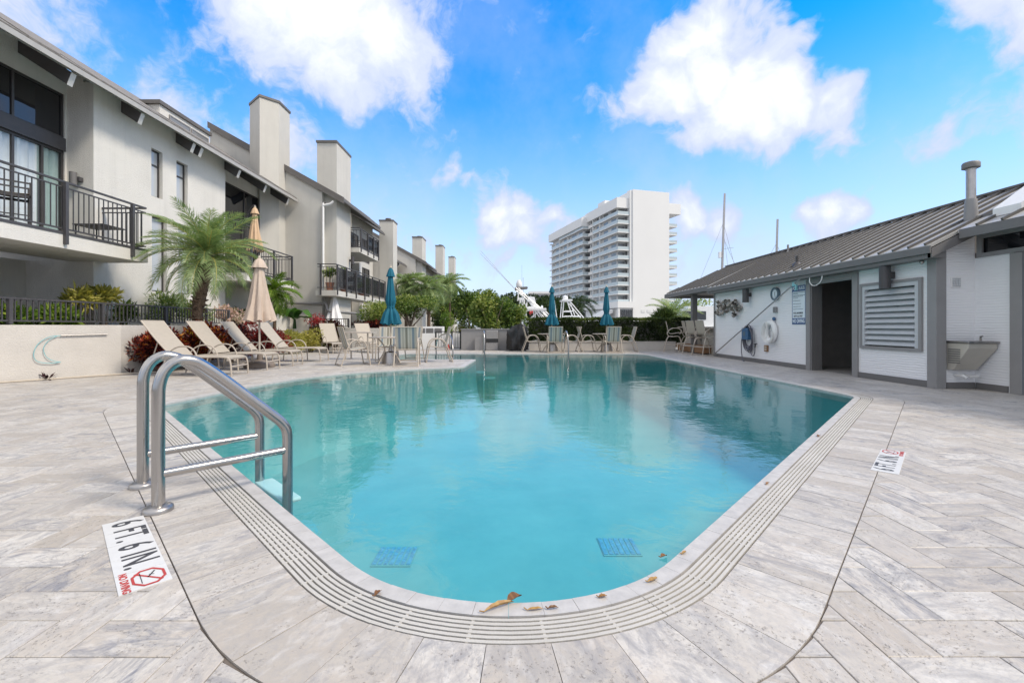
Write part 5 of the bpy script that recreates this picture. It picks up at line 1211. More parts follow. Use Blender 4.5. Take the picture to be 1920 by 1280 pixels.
for (a, c) in zip(skel, skel[1:9]): b.tube([(XP-.02, *a), (XP-.02, *c)], .02, 6)
b.build('stem', M['art'], wa, True)
pl = E('pool_pole', 'long aluminium pool pole leaning across the wall with a white rope loop', 'pool pole', (XP-.1, 14.6, 0))
b = MB(); b.tube([(XP-.10, 14.85, .06), (XP-.22, 9.98, 2.22)], .017, 10); b.build('pole', M['steel_dull'], pl, True)
b = MB(); b.tube([(XP-.22+.02*math.sin(a), 9.72+.20*math.cos(a), 2.06+.17*math.sin(a)) for a in np.linspace(PI*.6, PI*2.3, 22)], .010, 6); b.build('loop', M['rope'], pl, True)
b = MB(); b.lathe([(.03,-.05),(.03,.05)], (XP-.205, 10.5, 1.99), 8); b.box(XP-.23,XP-.19,10.38,10.42,1.84,1.98); b.tube([(XP-.20,10.62,1.92),(XP-.21,10.5,2.02),(XP-.21,10.42,1.96)], .018, 6); b.build('clip', M['cyan_hose'], pl, True)
df = E('drinking_fountain', 'beige wall mounted drinking fountain with a stainless basin', 'drinking fountain', (7.28, 7.1, .5))
M['fountain'] = pm('fountain beige', (.52,.49,.43), .4, .15, var=.05)
MB().add([(7.06,7.20,.31),(7.44,7.20,.31),(7.06,7.20,.74),(7.515,7.20,.74),(7.06,7.10,.31),(7.44,7.10,.31),(7.06,6.86,.66),(7.515,6.86,.66),(7.06,6.86,.74),(7.515,6.86,.74)],[(0,1,3,2),(4,6,7,5),(6,8,9,7),(2,3,9,8),(0,4,5,1),(0,2,8,6,4),(1,5,7,9,3)]).build('body', M['fountain'], df, bevel=.008)
MB().box(7.04, 7.522, 6.83, 7.205, .742, .775).build('basin', M['steel_dull'], df, bevel=.01)
for k in range(3): MB().box(7.12+k*.14, 7.20+k*.14, 6.822, 6.829, .747, .768).build('button', M['grey_trim'], df, bevel=.005)
b = MB()
for k in range(7): b.box(7.052, 7.059, 6.98, 7.17, .42+k*.035, .435+k*.035)
b.build('side_grille', M['grey_paint'], df)
b = MB(); b.tube([(7.40,7.0,.775),(7.40,7.0,.84),(7.40,6.97,.85)], .014, 8); b.build('spout', M['steel'], df, True)
b = MB(); b.tube([(7.20,7.2,.22),(7.20,7.08,.22),(7.24,7.06,.19)], .022, 8); b.tube([(7.34,7.2,.22),(7.34,7.1,.20),(7.46,7.09,.215)], .02, 8); b.build('drain_trap', M['white'], df, True)
# ================================================================ grill corner and hedge wall
kc = MB().box(-2.05, -.0, 19.0, 19.6, -.01, .86).box(-2.08, .02, 18.97, 19.63, .861, .90); tag(kc.build('grill_counter', M['grey_trim']), 'grey masonry counter left of the covered grill', 'counter')
tb_ = E('trash_bin', 'pale grey bin with a dark liner against the grey counter', 'bin', (-.72, 18.8, 0)); MB().box(-.98,-.48,18.62,18.95,0,.34).box(-.98,-.48,18.62,18.95,.48,.84).build('body', M['grey_trim'], tb_, bevel=.02); MB().box(-.99,-.47,18.61,18.955,.341,.479).build('liner', M['black'], tb_); MB().box(-1.45,-.995,18.75,18.96,0,.55).build('side_box', M['grey_trim'], tb_)
gc = E('covered_grill', 'barbecue grill under a creased black vinyl cover', 'grill', (.36, 18.6, 0))
b = MB(); rg = random.Random(4); nx, nz = 22, 12; ring_ = []
def gx(u, v):  # cover silhouette
    a = 2*PI*u; c, s = math.cos(a), math.sin(a); p = 7; k = (abs(c)**p+abs(s)**p)**(-1/p)
    wx, wy = (.40+.03*(1-v) if v < .78 else .40-.14*(v-.78)/.22), .29-(.05*(v-.7)/.3 if v > .7 else 0)
    f = .030*math.sin(a*9+v*4)*(1-v)**.7+.022*math.sin(a*5-v*9)+.012*math.sin(a*14+v*15)
    return (.34+(wx+f)*k*c, 18.55+(wy+f)*k*s, .05+v*1.03*(1 if v < .99 else 1.0)-(.05*c*c if v > .9 else 0)+(.07*c if v > .8 else 0))
for j in range(nz+1):
    for i in range(40): b.v.append(gx(i/40, j/nz))
b.f = [(j*40+i, j*40+(i+1) % 40, (j+1)*40+(i+1) % 40, (j+1)*40+i) for j in range(nz) for i in range(40)]+[tuple(nz*40+i for i in range(40))]
b.build('cover', M['black_vinyl'], gc, True); MB().box(.0,.68,18.33,18.78,.0,.12).build('base', M['black'], gc)
lw_ = MB().box(.85, 7.0, 18.78, 19.0, -.01, .345).box(.83, 7.02, 18.76, 19.02, .346, .37); tag(lw_.build('kerb_wall', M['stucco_retaining']), 'low beige kerb wall running under the clipped hedge', 'wall', kind='thing')
gt = E('pool_gate', 'black bar pool gate and fence before the white wall', 'gate', (-2.6, 19.4, 0)); railing(gt, [(-3.2,19.4),(-2.12,19.4)], .02, .80, [(-3.2,19.4),(-2.5,19.4),(-2.12,19.4)], .125, 0, False, 'black'); 
tag(MB().box(-4.1,-2.1,19.75,19.88,-.09,.70).build('white_wall', M['white']), 'short white wall behind the black bar gate', 'wall', kind='thing')
eq = E('pool_equipment', 'pale grey equipment boxes on the planter wall behind the table', 'equipment', (-3.6, 20.3, .9)); MB().box(-4.2,-3.0,20.2,20.6,-.09,1.0).build('case', M['white'], eq)
for k in range(3): MB().box(-4.15+k*.38,-3.82+k*.38,20.185,20.195,.66,.92).build('panel', M['grey_paint'], eq)
b = MB(); b.lathe([(.05,0),(.055,.05),(.03,.2),(.02,.24),(0,.25)], (-2.62,19.15,0), 12); tag(b.build('spray_bottle', M['red'], None, True), 'red bottle standing at the foot of the black gate', 'bottle')
# hose and pole hung on the retaining wall
hs_ = E('garden_hose', 'cyan hose looped from the end of a pole on the retaining wall', 'hose', (-8.6, 8.6, .8))
dwl = Vector((.9, 1.41, 0)).normalized(); nrmw = Vector((1.41, -.9, 0)).normalized()
def WP(t, z, o=.03): p = Vector((-9.0, 7.89, 0))+dwl*t+nrmw*o; return (p.x, p.y, z)
b = MB(); b.tube(smooth_path([WP(.78,.83),WP(.60,.80),WP(.46,.68),WP(.40,.50),WP(.44,.36),WP(.60,.31),WP(.76,.32)],6), .006, 6); b.tube(smooth_path([WP(.72,.825),WP(.60,.74),WP(.53,.6),WP(.56,.44),WP(.66,.35),WP(.76,.32)],6), .0055, 6); b.build('hose', M['cyan_hose'], hs_, True)
b = MB(); b.tube([WP(.76,.83),WP(1.45,.845)], .012, 8); b.build('pole', M['steel_dull'], hs_, True)
b = MB(); b.tube(smooth_path([(-9.3,7.4,.02),(-8.7,8.2,.02),(-8.0,9.15,.025),(-7.6,9.6,.02)],6), .016, 6); tag(b.build('ground_pipe', M['beige'], None, True), 'thin beige pipe lying along the foot of the retaining wall', 'pipe')
# ================================================================ boats behind the hedge
bo = E('sport_fishing_boat', 'white sport fishing boat with tall tower and outriggers behind the hedge', 'boat', (1.4, 27, -.5)); WG = M['white_gloss']
def X(px, y): return (px-955)*y/836
def Zz(py, y): return 1-(py-612)*y/836
BY = 27.0
hull = MB().exy([(.2,-.5),(6,-.5),(6.6,.6),(-.6,.5)], BY-.2, BY+3.2); hull.build('hull', WG, bo)
MB().exy([(.5,.5),(4.6,.6),(4.0,1.12),(1.0,1.12)], BY+.2, BY+2.8).build('cabin', WG, bo)
MB().exy([(.48,2.02),(2.28,2.02),(2.24,2.13),(.5,2.13)], BY+.2, BY+2.6).build('hard_top', WG, bo)
MB().exy([(1.02,2.13),(1.9,2.13),(1.75,2.25),(1.2,2.25)], BY+.7, BY+2).build('top_box', WG, bo)
b = MB(); b.exy([(.50,2.66),(.95,2.66),(.92,2.80),(.52,2.80)], BY+.7, BY+2.0); b.build('tower_platform', WG, bo)
b = MB(); b.exy([(1.14,2.6),(1.66,2.42),(1.58,2.84),(1.2,2.88)], BY+.8, BY+1.9); b.build('control_seat', WG, bo)
for y in (BY+.5, BY+2.2):
    b = MB()
    for p, q in (((.68,2.66),(.56,.6)),((.82,2.66),(.72,.5)),((.94,2.66),(.88,.6)),((1.08,2.5),(1.0,.6)),((.40,3.38),(2.95,1.3)),((.56,3.38),(2.62,1.25)),((.52,2.66),(.62,3.38)),((1.92,2.02),(1.1,1.3)),((1.6,2.02),(1.6,1.1)),((1.3,2.6),(2.25,1.2)),((2.1,2.1),(3.0,1.15))):
        b.tube([(p[0], y, p[1]), (q[0], y, q[1])], .032, 6)
    b.build('tower_frame', WG, bo, True)
MB().exy([(.36,3.33),(1.16,3.42),(1.1,3.48),(.36,3.44)], BY+.7, BY+2.0).build('radar_shelf', M['grey_paint'], bo)
MB().lathe([(.15,3.46),(.19,3.58),(.18,3.75),(.11,3.92),(0,3.97)], (.62, BY+1.3, 0), 18).build('radar_dome', WG, bo, True)
MB().lathe([(.07,2.13),(.07,2.30),(0,2.34)], (2.07, BY+1.3, 0), 12).build('light', WG, bo, True)
for p, q in (((.36,BY+.5,3.3),(-1.78,BY+.2,5.45)),((.40,BY+2.2,3.42),(-1.9,BY+2.4,6.0))): b = MB(); b.tube([p, q], [.016,.007], 5); b.build('outrigger', M['steel_dull'], bo, True)
b = MB(); b.tube([(.88,BY+1.3,2.8),(.88,BY+1.3,4.1)], .012, 5); b.build('antenna', M['steel_dull'], bo, True)
b = MB(); b.tube([(.80,BY+1.4,3.45),(.80,BY+1.4,4.9)], .006, 5); b.build('antenna', M['steel_dull'], bo, True)
b = MB(); b.tube([(2.98,BY+.3,1.0),(2.75,BY+.3,2.6)], .028, 6); b.build('fishing_rod', WG, bo, True)
MB().ball((1.27, BY+.1, 1.83), (.08,.08,.12), 10, 7).ball((1.39, BY+.12, 1.88), (.06,.06,.1), 10, 7).build('float', M['red'], bo, True)
b2 = E('motor_boat', 'second white boat with a small tower between the teal parasol and the dark palm', 'boat', (4.6, 34, -.5)); y = 34
MB().exy([(3.2,-.5),(7.0,-.5),(7.6,.6),(3.0,.5)], y, y+3).build('hull', WG, b2); MB().exy([(3.9,.6),(6.6,.6),(6.2,1.4),(4.2,1.4)], y+.3, y+2.7).build('cabin', WG, b2)
for yy in (y+.8, y+2.2):
    b = MB()
    for p, q in (((4.25,3.0),(4.1,1.3)),((4.7,3.0),(5.3,1.3)),((4.3,2.2),(5.0,2.2)),((4.7,3.0),(6.2,1.2)),((4.3,1.8),(5.6,1.8))): b.tube([(p[0], yy, p[1]), (q[0], yy, q[1])], .04, 6)
    b.build('tower_frame', WG, b2, True)
MB().box(4.1,4.9,y+.6,y+2.4,3.0,3.12).build('hard_top', WG, b2); MB().lathe([(.2,3.12),(.22,3.4),(0,3.5)], (4.45,y+1.5,0), 12).build('radar_dome', WG, b2, True)
for (px, top, yy, lab, wid, tilt) in ((1351, 363, 34, 'taller pale sailboat mast with stays rising behind the pool house', .10, .32), (1453, 411, 30, 'shorter sailboat mast behind the pool house roof ridge', .085, .18)):
    x = X(px, yy); zt = Zz(top, yy); mt = E('sailboat', lab, 'sailboat', (x, yy, -.5), 0, 'moored sailboats')
    MB().add([(x-3.5,yy,.5),(x+4.5,yy-.9,.6),(x+4.5,yy+.9,.6),(x-.5,yy-1.3,.5),(x-.5,yy+1.3,.5),(x-2.8,yy,-.5),(x+4.2,yy-.6,-.5),(x+4.2,yy+.6,-.5)], [(0,3,1,2,4),(0,5,6,1,3),(0,4,2,7,5),(1,6,7,2),(5,7,6)]).build('hull', WG, mt)
    b = MB(); b.tube([(x-.05, yy, .5), (x+tilt, yy, zt)], [wid, wid*.8], 8); b.build('mast', M['steel_dull'], mt, True)
    b = MB()
    for dx, k in ((-3.2, .80), (1.2, .72), (2.4, .78), (3.4, .68)): b.tube([(x+tilt*k, yy, .5+(zt-.5)*k), (x+dx, yy, .55)], .012, 4)
    b.tube([(x+.1,yy,zt*.62),(x+1.0,yy,zt*.63)], .02, 4); b.build('rigging', M['steel_dull'], mt, True)
    MB().box(x-.14, x+.02, yy-.12, yy+.1, zt*.56, zt*.60).build('radar', WG, mt)
# boats glimpsed under the porch
wb_ = E('moored_yacht', 'white moored yacht glimpsed under the porch roof', 'boat', (9.6, 26, -.5)); MB().exy([(9.2,-.5),(13,-.5),(13.6,.9),(9,.8)], 26, 29).build('hull', WG, wb_); MB().exy([(9.8,.85),(12.6,.9),(12.2,2.2),(10.6,2.2)], 26.3, 28.6).build('cabin', WG, wb_); MB().box(10.2,11.6,26.28,26.295,1.4,1.9).build('window', M['glass_dark'], wb_)
# ================================================================ plants
def frond_mesh(L, droop, n=34, leaf=.30, wl_=.022, up0=.9, seed=0, ang=62, vfold=.35):
    """one pinnate frond growing along +x from the origin: a tapering stalk and two rows of leaflets."""
    rr = np.random.default_rng(seed); b = MB(); pts = []
    for i in range(n+1):
        t = i/n; a = up0-droop*t**1.25
        p = Vector((0, 0, 0)) if i == 0 else pts[-1]+Vector((math.cos(a), 0, math.sin(a)))*(L/n); pts.append(p)
    b.tube(pts[::2], [.016*(1-.85*i/(len(pts[::2])-1)) for i in range(len(pts[::2]))], 5)
    nst = len(b.f)
    rn = [.95]*nst
    for i in range(3, n+1):
        t = i/n; p = pts[i]; d = (pts[i]-pts[i-1]).normalized(); up = Vector((-d.z, 0, d.x))
        ll = leaf*(.35+1.0*math.sin(PI*min(1, .12+.86*t)))*(.85+.3*rr.random())
        for s in (-1, 1):
            for sub in (0, .5):
                q = p+(pts[i-1]-p)*sub
                aa = R(ang)*(1-.45*t)+rr.normal()*.10
                dr = (d*math.cos(aa)+Vector((0, s, 0))*math.sin(aa)+up*(vfold+rr.normal()*.14)).normalized()
                w = d*wl_*.5
                m = q+dr*ll*.5+Vector((0,0,-.03*ll)); e = q+dr*ll+Vector((0, 0, -(.28+.25*rr.random())*ll))
                b0 = len(b.v); b.v += [tuple(q-w*.6), tuple(m-w), tuple(e), tuple(m+w), tuple(q+w*.6)]; b.f.append((b0, b0+1, b0+2, b0+3, b0+4)); rn.append(min(1, max(0, .25+.35*rr.random()+(.35 if rr.random() < .06 else 0))))
    me = bpy.data.meshes.new('frond'); me.from_pydata(b.v, [], b.f); me.update(); set_rnd(me, rn); return me
def palm(name, label, base, h, crown_r, nfr, mat='leaf_palm', trunk=(.13, .17), lean=(0, 0), group=None, leaf=.28, seed=0, shag=True, wl_=.022, elev=(70, -35), n=30, droops=(.75, 1.05, 1.35, 1.65)):
    rr = random.Random(seed); t = E(name, label, 'palm tree', base, 0, group)
    top = Vector((base[0]+lean[0], base[1]+lean[1], base[2]+h)); b = MB(); P = []; rad = []; steps = max(8, int(h/.055))
    for i in range(steps+1):
        u = i/steps; x = base[0]+lean[0]*u**1.5; y = base[1]+lean[1]*u**1.5; r = trunk[0]+(trunk[1]-trunk[0])*max(0, (u-.42)/.58)**.6 if u > .42 else trunk[0]*(1.06-.06*u)
        if u > .92: r *= 1-(u-.92)*5
        P.append((x, y, base[2]+h*u)); rad.append(r*(1+(.05 if i % 2 else -.04)))
    b.tube(P, rad, 14); b.build('trunk', M['trunk'], t, True)
    if shag:
        for k in range(int(54*h/1.8)):
            u = .40+.55*rr.random(); a = rr.random()*2*PI; r = trunk[0]+(trunk[1]-trunk[0])*max(0, (u-.42)/.58)**.6
            x = base[0]+lean[0]*u**1.5; y = base[1]+lean[1]*u**1.5; z = base[2]+h*u; d = Vector((math.cos(a), math.sin(a), .55)).normalized()
            b = MB(); p = Vector((x, y, z))+Vector((math.cos(a), math.sin(a), 0))*r*.82; b.beam(p, p+d*(.07+.05*rr.random()), .055, .022); b.build('leaf_base', M['trunk'], t)
    ms = [frond_mesh(crown_r*(.9+.1*k/3), dr, n, leaf, wl_, 0, seed*7+k) for k, dr in enumerate(droops)]
    for me in ms: me.materials.append(M[mat])
    off = top-origin(t)
    for k in range(nfr):
        u = (k+.5)/nfr; el = R(elev[0]+(elev[1]-elev[0])*u**.85+rr.uniform(-7, 7)); az = k*2.39996+rr.uniform(-.25, .25)
        o = link('frond', ms[min(3, int(u*4))] if rr.random() < .75 else ms[rr.randrange(4)], None, t); o.location = off+Vector((0, 0, .05-.18*u))
        o.rotation_euler = (rr.uniform(-.25, .25), -el, az); s_ = (.82+.28*rr.random())*(.75 if u < .12 else 1); o.scale = (s_, s_, s_)
    return t
palm('pygmy_date_palm', 'feathery date palm with a shaggy trunk leaning over the sun loungers', (-8.06, 11.35, 0), 2.88, 1.62, 50, trunk=(.095, .20), lean=(.30, .1), leaf=.30, seed=3, n=46, wl_=.017, elev=(82, -14), droops=(.55,.85,1.15,1.45))
palm('date_palm', 'slim feathery palm behind the hedge at the porch end of the pool house', (8.9, 24.2, -.5), 2.1, 1.75, 30, trunk=(.2, .40), leaf=.36, seed=5, elev=(80, -10))
palm('fan_palm', 'left of the twin palms behind the umbrella table', (-7.3, 31.5, 0), 4.1, 1.5, 24, lean=(.1, 0), seed=8, group='twin palms by the townhouses', shag=False, trunk=(.11,.12), leaf=.5, wl_=.04)
palm('fan_palm', 'right and fuller one of the twin palms behind the umbrella table', (-5.6, 31.0, 0), 3.7, 1.75, 32, seed=9, group='twin palms by the townhouses', shag=False, trunk=(.12,.13), leaf=.5, wl_=.04, elev=(75, -55))
palm('areca_palm', 'slim yellow green palm in front of the third townhouse', (-5.4, 40.5, 0), 5.0, 1.9, 18, seed=12, shag=False, trunk=(.09,.1), leaf=.55, wl_=.05)
palm('coconut_palm', 'dark coconut palm before the left wing of the hotel tower', (8.9, 60, -.5), 4.6, 3.0, 22, 'leaf_dark', seed=14, shag=False, trunk=(.2,.2), leaf=.9, wl_=.09, elev=(60,-45), n=22)
palm('areca_palm', 'low yellow green palm beside the middle townhouse balcony', (-8.95, 17.0, .9), 1.5, 1.0, 20, 'leaf_bright', seed=15, shag=False, trunk=(.06,.07), leaf=.3, wl_=.03)
def bush(name, label, c, r, n, mat, L, W, lob=9, group=None, cat='shrub', stems=5, shell=.5, up=.4, outw=.9, spread=.55, bias=0., zb=0.):
    t = E(name, label, cat, (c[0], c[1], zb), 0, group)
    b = MB(); rr = random.Random(int(abs(c[0]*100)+c[1]*37))
    for k in range(stems):
        a = rr.random()*2*PI; q = rr.random()*.6
        b.tube([(c[0]+.06*math.cos(a), c[1]+.06*math.sin(a), zb), (c[0]+r[0]*q*.6*math.cos(a), c[1]+r[1]*q*.6*math.sin(a), zb+(c[2]-zb)*.6), (c[0]+r[0]*q*math.cos(a), c[1]+r[1]*q*math.sin(a), c[2]+r[2]*.3)], [.022, .015, .007], 5)
    b.build('stem', M['bark'], t, True)
    foliage('foliage', M[mat], t, lobes_for(*c, *r, lob), n, L, W, shell, up, outw, bias, spread, zmin=zb+.01); return t
G_B = 'crotons along the retaining wall'
bush('croton_bush', 'multicoloured croton bush at the end of the cyan hose, left of the first lounger', (-7.78,9.95,.54), (.54,.48,.48), 4600, 'leaf_croton', .105, .036, 16, G_B)
bush('croton_bush', 'red and yellow croton bush right behind the first lounger back', (-7.55,11.0,.60), (.54,.5,.52), 4200, 'leaf_croton', .105, .036, 15, G_B, bias=.10)
bush('croton_bush', 'dark maroon croton bush between the second and third lounger backs', (-7.6,12.3,.55), (.56,.5,.47), 3400, 'leaf_croton', .10, .032, 13, G_B, bias=-.28)
bush('ti_plant', 'bright red ti plants behind the parasol pole', (-7.55,13.7,.62), (.68,.6,.52), 3000, 'leaf_ti', .12, .032, 12, G_B, bias=.1)
bush('golden_shrub', 'left golden yellow shrub beneath the white stair wall', (-7.95,16.2,.42), (.62,.5,.46), 3000, 'leaf_yellow', .075, .035, 9, 'golden shrubs')
bush('golden_shrub', 'right golden yellow shrub beside the grey stair wall end', (-7.75,17.4,.45), (.55,.5,.45), 2600, 'leaf_yellow', .075, .035, 9, 'golden shrubs')
bush('croton_bush', 'dark purple and green croton behind the rear loungers', (-7.6,18.7,.62), (.72,.5,.55), 3400, 'leaf_croton_dark', .12, .05, 12, G_B)
bush('bougainvillea', 'red bougainvillea sprays above the dark croton', (-8.3,19.2,1.25), (.50,.3,.35), 420, 'leaf_red', .07, .045, 11, None, 'shrub', zb=0., shell=.05)
bush('ti_plant', 'dark maroon low plants under the variegated shrub', (-6.3,20.6,1.1), (.9,.35,.25), 1200, 'leaf_croton', .13, .045, 9, None, bias=-.3, zb=.0)
bush('variegated_shrub', 'rounded green and cream variegated shrub left of the table parasol', (-6.2,21.3,1.45), (1.15,.8,.72), 5200, 'leaf_green', .10, .045, 16, None, bias=.22)
# trees with branching limbs
def tree(name, label, base, h, cr, n, mat, L, W, lob=16, group=None, tr=.08, seed=0, limbs=7, cz=None, shell=.45, bias=0., bare=.45):
    rr = random.Random(seed); t = E(name, label, 'tree', base, 0, group); cx, cyy, cz_ = base[0], base[1], base[2]+(cz or h-cr[2])
    b = MB(); fork = base[2]+(cz_-base[2])*bare
    b.tube([(base[0], base[1], base[2]-.05), (base[0]+rr.uniform(-.05,.05)*h*.3, base[1], base[2]+(fork-base[2])*.5), (base[0]+rr.uniform(-.06,.06)*h*.3, base[1], fork)], [tr*1.15, tr, tr*.85], 9); b.build('trunk', M['bark'], t, True)
    for k in range(limbs):
        a = 2*PI*k/limbs+rr.random(); q = .35+.5*rr.random(); e = Vector((cx+cr[0]*q*math.cos(a), cyy+cr[1]*q*math.sin(a), cz_+cr[2]*rr.uniform(-.3, .6))); s = Vector((base[0], base[1], fork-.03*k)); m = s.lerp(e, .5)+Vector((rr.uniform(-.1,.1), rr.uniform(-.1,.1), rr.uniform(-.1,.12)))*h*.25
        b = MB(); b.tube(smooth_path([s, m, e], 4), [tr*.6*(1-.85*i/8) for i in range(9)], 6); b.build('limb', M['bark'], t, True)
    foliage('crown', M[mat], t, lobes_for(cx, cyy, cz_, *cr, lob, .42), n, L, W, shell, .25, .7, bias, .7); return t
tree('frangipani_tree', 'open green tree with forked bare limbs right of the table parasol', (-5.0,22.5,.0), 2.75, (1.35,1.0,.72), 4200, 'leaf_green', .12, .055, 15, seed=3, tr=.075, limbs=9, bias=.10, bare=.55)
bush('column_vine', 'dark green clipped column of vine before the bright one', (-3.95,25.6,.95), (.42,.4,1.15), 3200, 'leaf_dark', .09, .05, 12, None, 'shrub')
bush('column_vine', 'bright green clipped vine column right of the dark one', (-3.45,25.0,.95), (.38,.4,1.1), 3200, 'leaf_bright', .07, .04, 12, None, 'shrub')
bush('golden_shrub', 'far yellow shrub under the third townhouse balcony', (-2.9,27,.8), (.45,.5,.75), 1800, 'leaf_yellow', .08, .04, 8, 'golden shrubs', bias=-.15)
tree('seagrape_tree', 'yellow green broad leaved tree behind the grey grill counter', (-.9,22.2,0), 2.75, (1.15,.9,1.15), 5200, 'leaf_green', .15, .085, 18, seed=5, limbs=8, bias=.20, cz=1.65, bare=.3)
tree('seagrape_tree', 'second yellow green broad leaved tree nearer the fishing boat', (.25,22.6,0), 2.35, (.8,.7,1.0), 3200, 'leaf_green', .15, .085, 14, seed=6, limbs=7, bias=.16, cz=1.45, bare=.3)
tree('seagrape_tree', 'broad leaved tree at the left, above the black gate', (-2.3,26.5,0), 3.1, (1.3,1,1.2), 4200, 'leaf_green', .15, .08, 15, seed=7, limbs=6, bias=.08, cz=2.1, bare=.3)
for i, (x, y, h, r, lab) in enumerate(((-3.0,50,4.6,2.2,'far green tree at the end of the townhouse row'),(-6.5,46,4.2,2.0,'far green tree left of the row end, half hidden by palms'),(.6,56,5.0,2.6,'dark round tree beyond the fishing boat radar dome'),(4.3,52,4.5,2.3,'dark tree crown between the fishing boat tower and the left hedge parasol'),(7.0,58,5.2,2.2,'dark tree crown just left of the coconut palm'),(-.6,70,6.0,3.0,'tall dark tree on the skyline behind the seagrapes'),(2.6,48,4.2,2.1,'dark tree crown low behind the fishing boat cabin'))):
    tree('dark_tree', lab, (x, y, -.5), h+.5, (r, r, h*.36), 3000, 'leaf_dark' if i > 1 else 'leaf_green', .30, .17, 14, 'trees beyond the pool', .16, seed=20+i, limbs=5, shell=.6)
bush('cycad', 'low dark green cycad rising behind the hedge beside the hotel end wall', (7.75,22.5,1.45), (.55,.5,.42), 1100, 'leaf_dark', .38, .05, 4, None, 'shrub', up=.5, outw=1.2, spread=.3, shell=.1, bias=.2)
tree('shade_tree', 'yellow green tree seen under the porch roof', (11.2,27.5,-.5), 3.4, (1.2,1,1.0), 1800, 'leaf_green', .14, .07, 12, seed=31, limbs=5, bias=.1)
# hedge
hd = E('clipped_hedge', 'long dark clipped hedge between the grill and the porch', 'hedge', (4, 19.4, .35))
lob = []
P = []; D = []
nh = 26000; xs = RNG.uniform(.75, 7.9, nh); face = RNG.random(nh)
ys = np.where(face < .62, 19.03+RNG.random(nh)**2*.22, RNG.uniform(19.03, 20.0, nh)); zs = np.where(face < .62, RNG.uniform(.30, 1.31, nh), 1.27+.07*RNG.random(nh))
P = np.stack([xs, ys+.05*np.sin(xs*3.1+zs*4), zs+.02*np.sin(xs*5.3)], 1); D = unit(np.where((face < .62)[:, None], [0, -1, .5], [0, -.2, 1])+RNG.normal(size=(nh, 3))*.6)
tone = np.clip(.35*RNG.random(nh)+.25*np.sin(xs*2.3+np.sin(xs*7)+zs*5)+.3+.35*(zs > 1.22)*RNG.random(nh), 0, 1)
me = leaf_mesh(P, D, .075*(.6+.8*RNG.random(nh)), .045*(.7+.6*RNG.random(nh)), tone, name='foliage'); me.transform(Matrix.Translation(-origin(hd))); link('foliage', me, M['leaf_hedge'], hd)
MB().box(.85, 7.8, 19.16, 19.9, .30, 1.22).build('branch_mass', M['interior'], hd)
# terrace planting behind the near railing
G_T = 'plants on the garden terrace'
bush('terrace_shrub', 'bright green leafy shrub behind the railing at the picture edge', (-9.85,8.7,1.2), (.45,.6,.24), 900, 'leaf_bright', .15, .06, 8, G_T, zb=.96)
bush('terrace_shrub', 'bright green leafy shrub behind the railing under the balcony column', (-9.85,9.7,1.2), (.45,.5,.26), 900, 'leaf_bright', .15, .06, 8, G_T, zb=.96)
bush('golden_croton', 'left yellow leaved croton standing above the railing', (-9.75,10.15,1.62), (.32,.30,.26), 300, 'leaf_yellow', .20, .06, 6, G_T, zb=.96, shell=.1)
bush('golden_croton', 'right yellow leaved croton with dark stems above the railing', (-9.8,10.75,1.70), (.34,.30,.26), 330, 'leaf_yellow', .19, .055, 6, G_T, zb=.96, shell=.1)
bush('croton_bush', 'sparse dark green croton next to the yellow ones behind the railing', (-9.75,11.25,1.36), (.34,.30,.22), 340, 'leaf_green', .16, .045, 7, G_T, zb=.96, shell=.1)
bush('bamboo_shrub', 'wispy fine leaved bamboo shrub behind the palm trunk', (-9.6,12.5,1.50), (.55,.7,.48), 1500, 'leaf_green', .13, .026, 12, G_T, zb=.96, shell=.15, bias=.1)
bush('bamboo_shrub', 'wispy fine leaved bamboo shrub right of the palm trunk', (-9.6,13.6,1.36), (.5,.6,.36), 1200, 'leaf_green', .12, .026, 10, G_T, zb=.96, shell=.15, bias=.15)
bush('pink_shrub', 'pale pink flowering shrub behind the short end of the railing', (-9.5,15.0,1.40), (.42,.4,.26), 800, 'leaf_pink', .09, .06, 10, G_T, zb=.96, shell=.3)
bush('pink_shrub', 'small pale pink blossoms spilling through the railing behind the loungers', (-8.7,14.2,1.18), (.4,.3,.16), 240, 'leaf_pink', .07, .05, 6, G_T, zb=1.03, shell=.3)
bush('terrace_shrub', 'dark leafy shrub under the middle balcony', (-9.8,16.2,1.3), (.5,.5,.3), 700, 'leaf_dark', .18, .08, 8, G_T, zb=.96)
# banana plant: big leaves, each its own part
bn = E('banana_plant', 'broad leaved banana plant beside the drain pipe', 'plant', (-9.15, 19.0, .95)); rr = random.Random(2)
for k in range(11):
    a = rr.uniform(-.4, PI+.4) if k % 3 else rr.uniform(0, 2*PI); el = rr.uniform(.45, 1.15); L = rr.uniform(.8, 1.15); b = MB(); nst = 9; cps = []
    for i in range(nst+1):
        u = i/nst; e2 = el-1.1*u*u; cps.append(Vector((math.cos(a)*L*u*math.cos(e2), -abs(math.sin(a))*L*u*math.cos(e2)*.6, .30+L*u*math.sin(max(e2,.05))+.1*u)))
    sd_ = Vector((-math.sin(a), math.cos(a), 0))
    for i, p in enumerate(cps):
        u = i/nst; w = .20*math.sin(PI*min(1, u*.9+.08))**.7*(1 if u > .12 else .15); p = p+Vector((-9.15, 19.0, .95))
        b.v += [tuple(p-sd_*w+Vector((0,0,.05*w/.17))), tuple(p), tuple(p+sd_*w+Vector((0,0,.05*w/.17)))]
    for i in range(nst): o = 3*i; b.f += [(o, o+1, o+4, o+3), (o+1, o+2, o+5, o+4)]
    lf = b.build('leaf', M['leaf_banana'], bn, True); set_rnd(lf.data, [.3+.5*rr.random()]*len(lf.data.polygons))
b = MB(); b.tube([(-9.15,19.0,.9),(-9.15,19.0,1.3)], [.08,.05], 8); b.build('stem', M['leaf_banana'], bn, True)
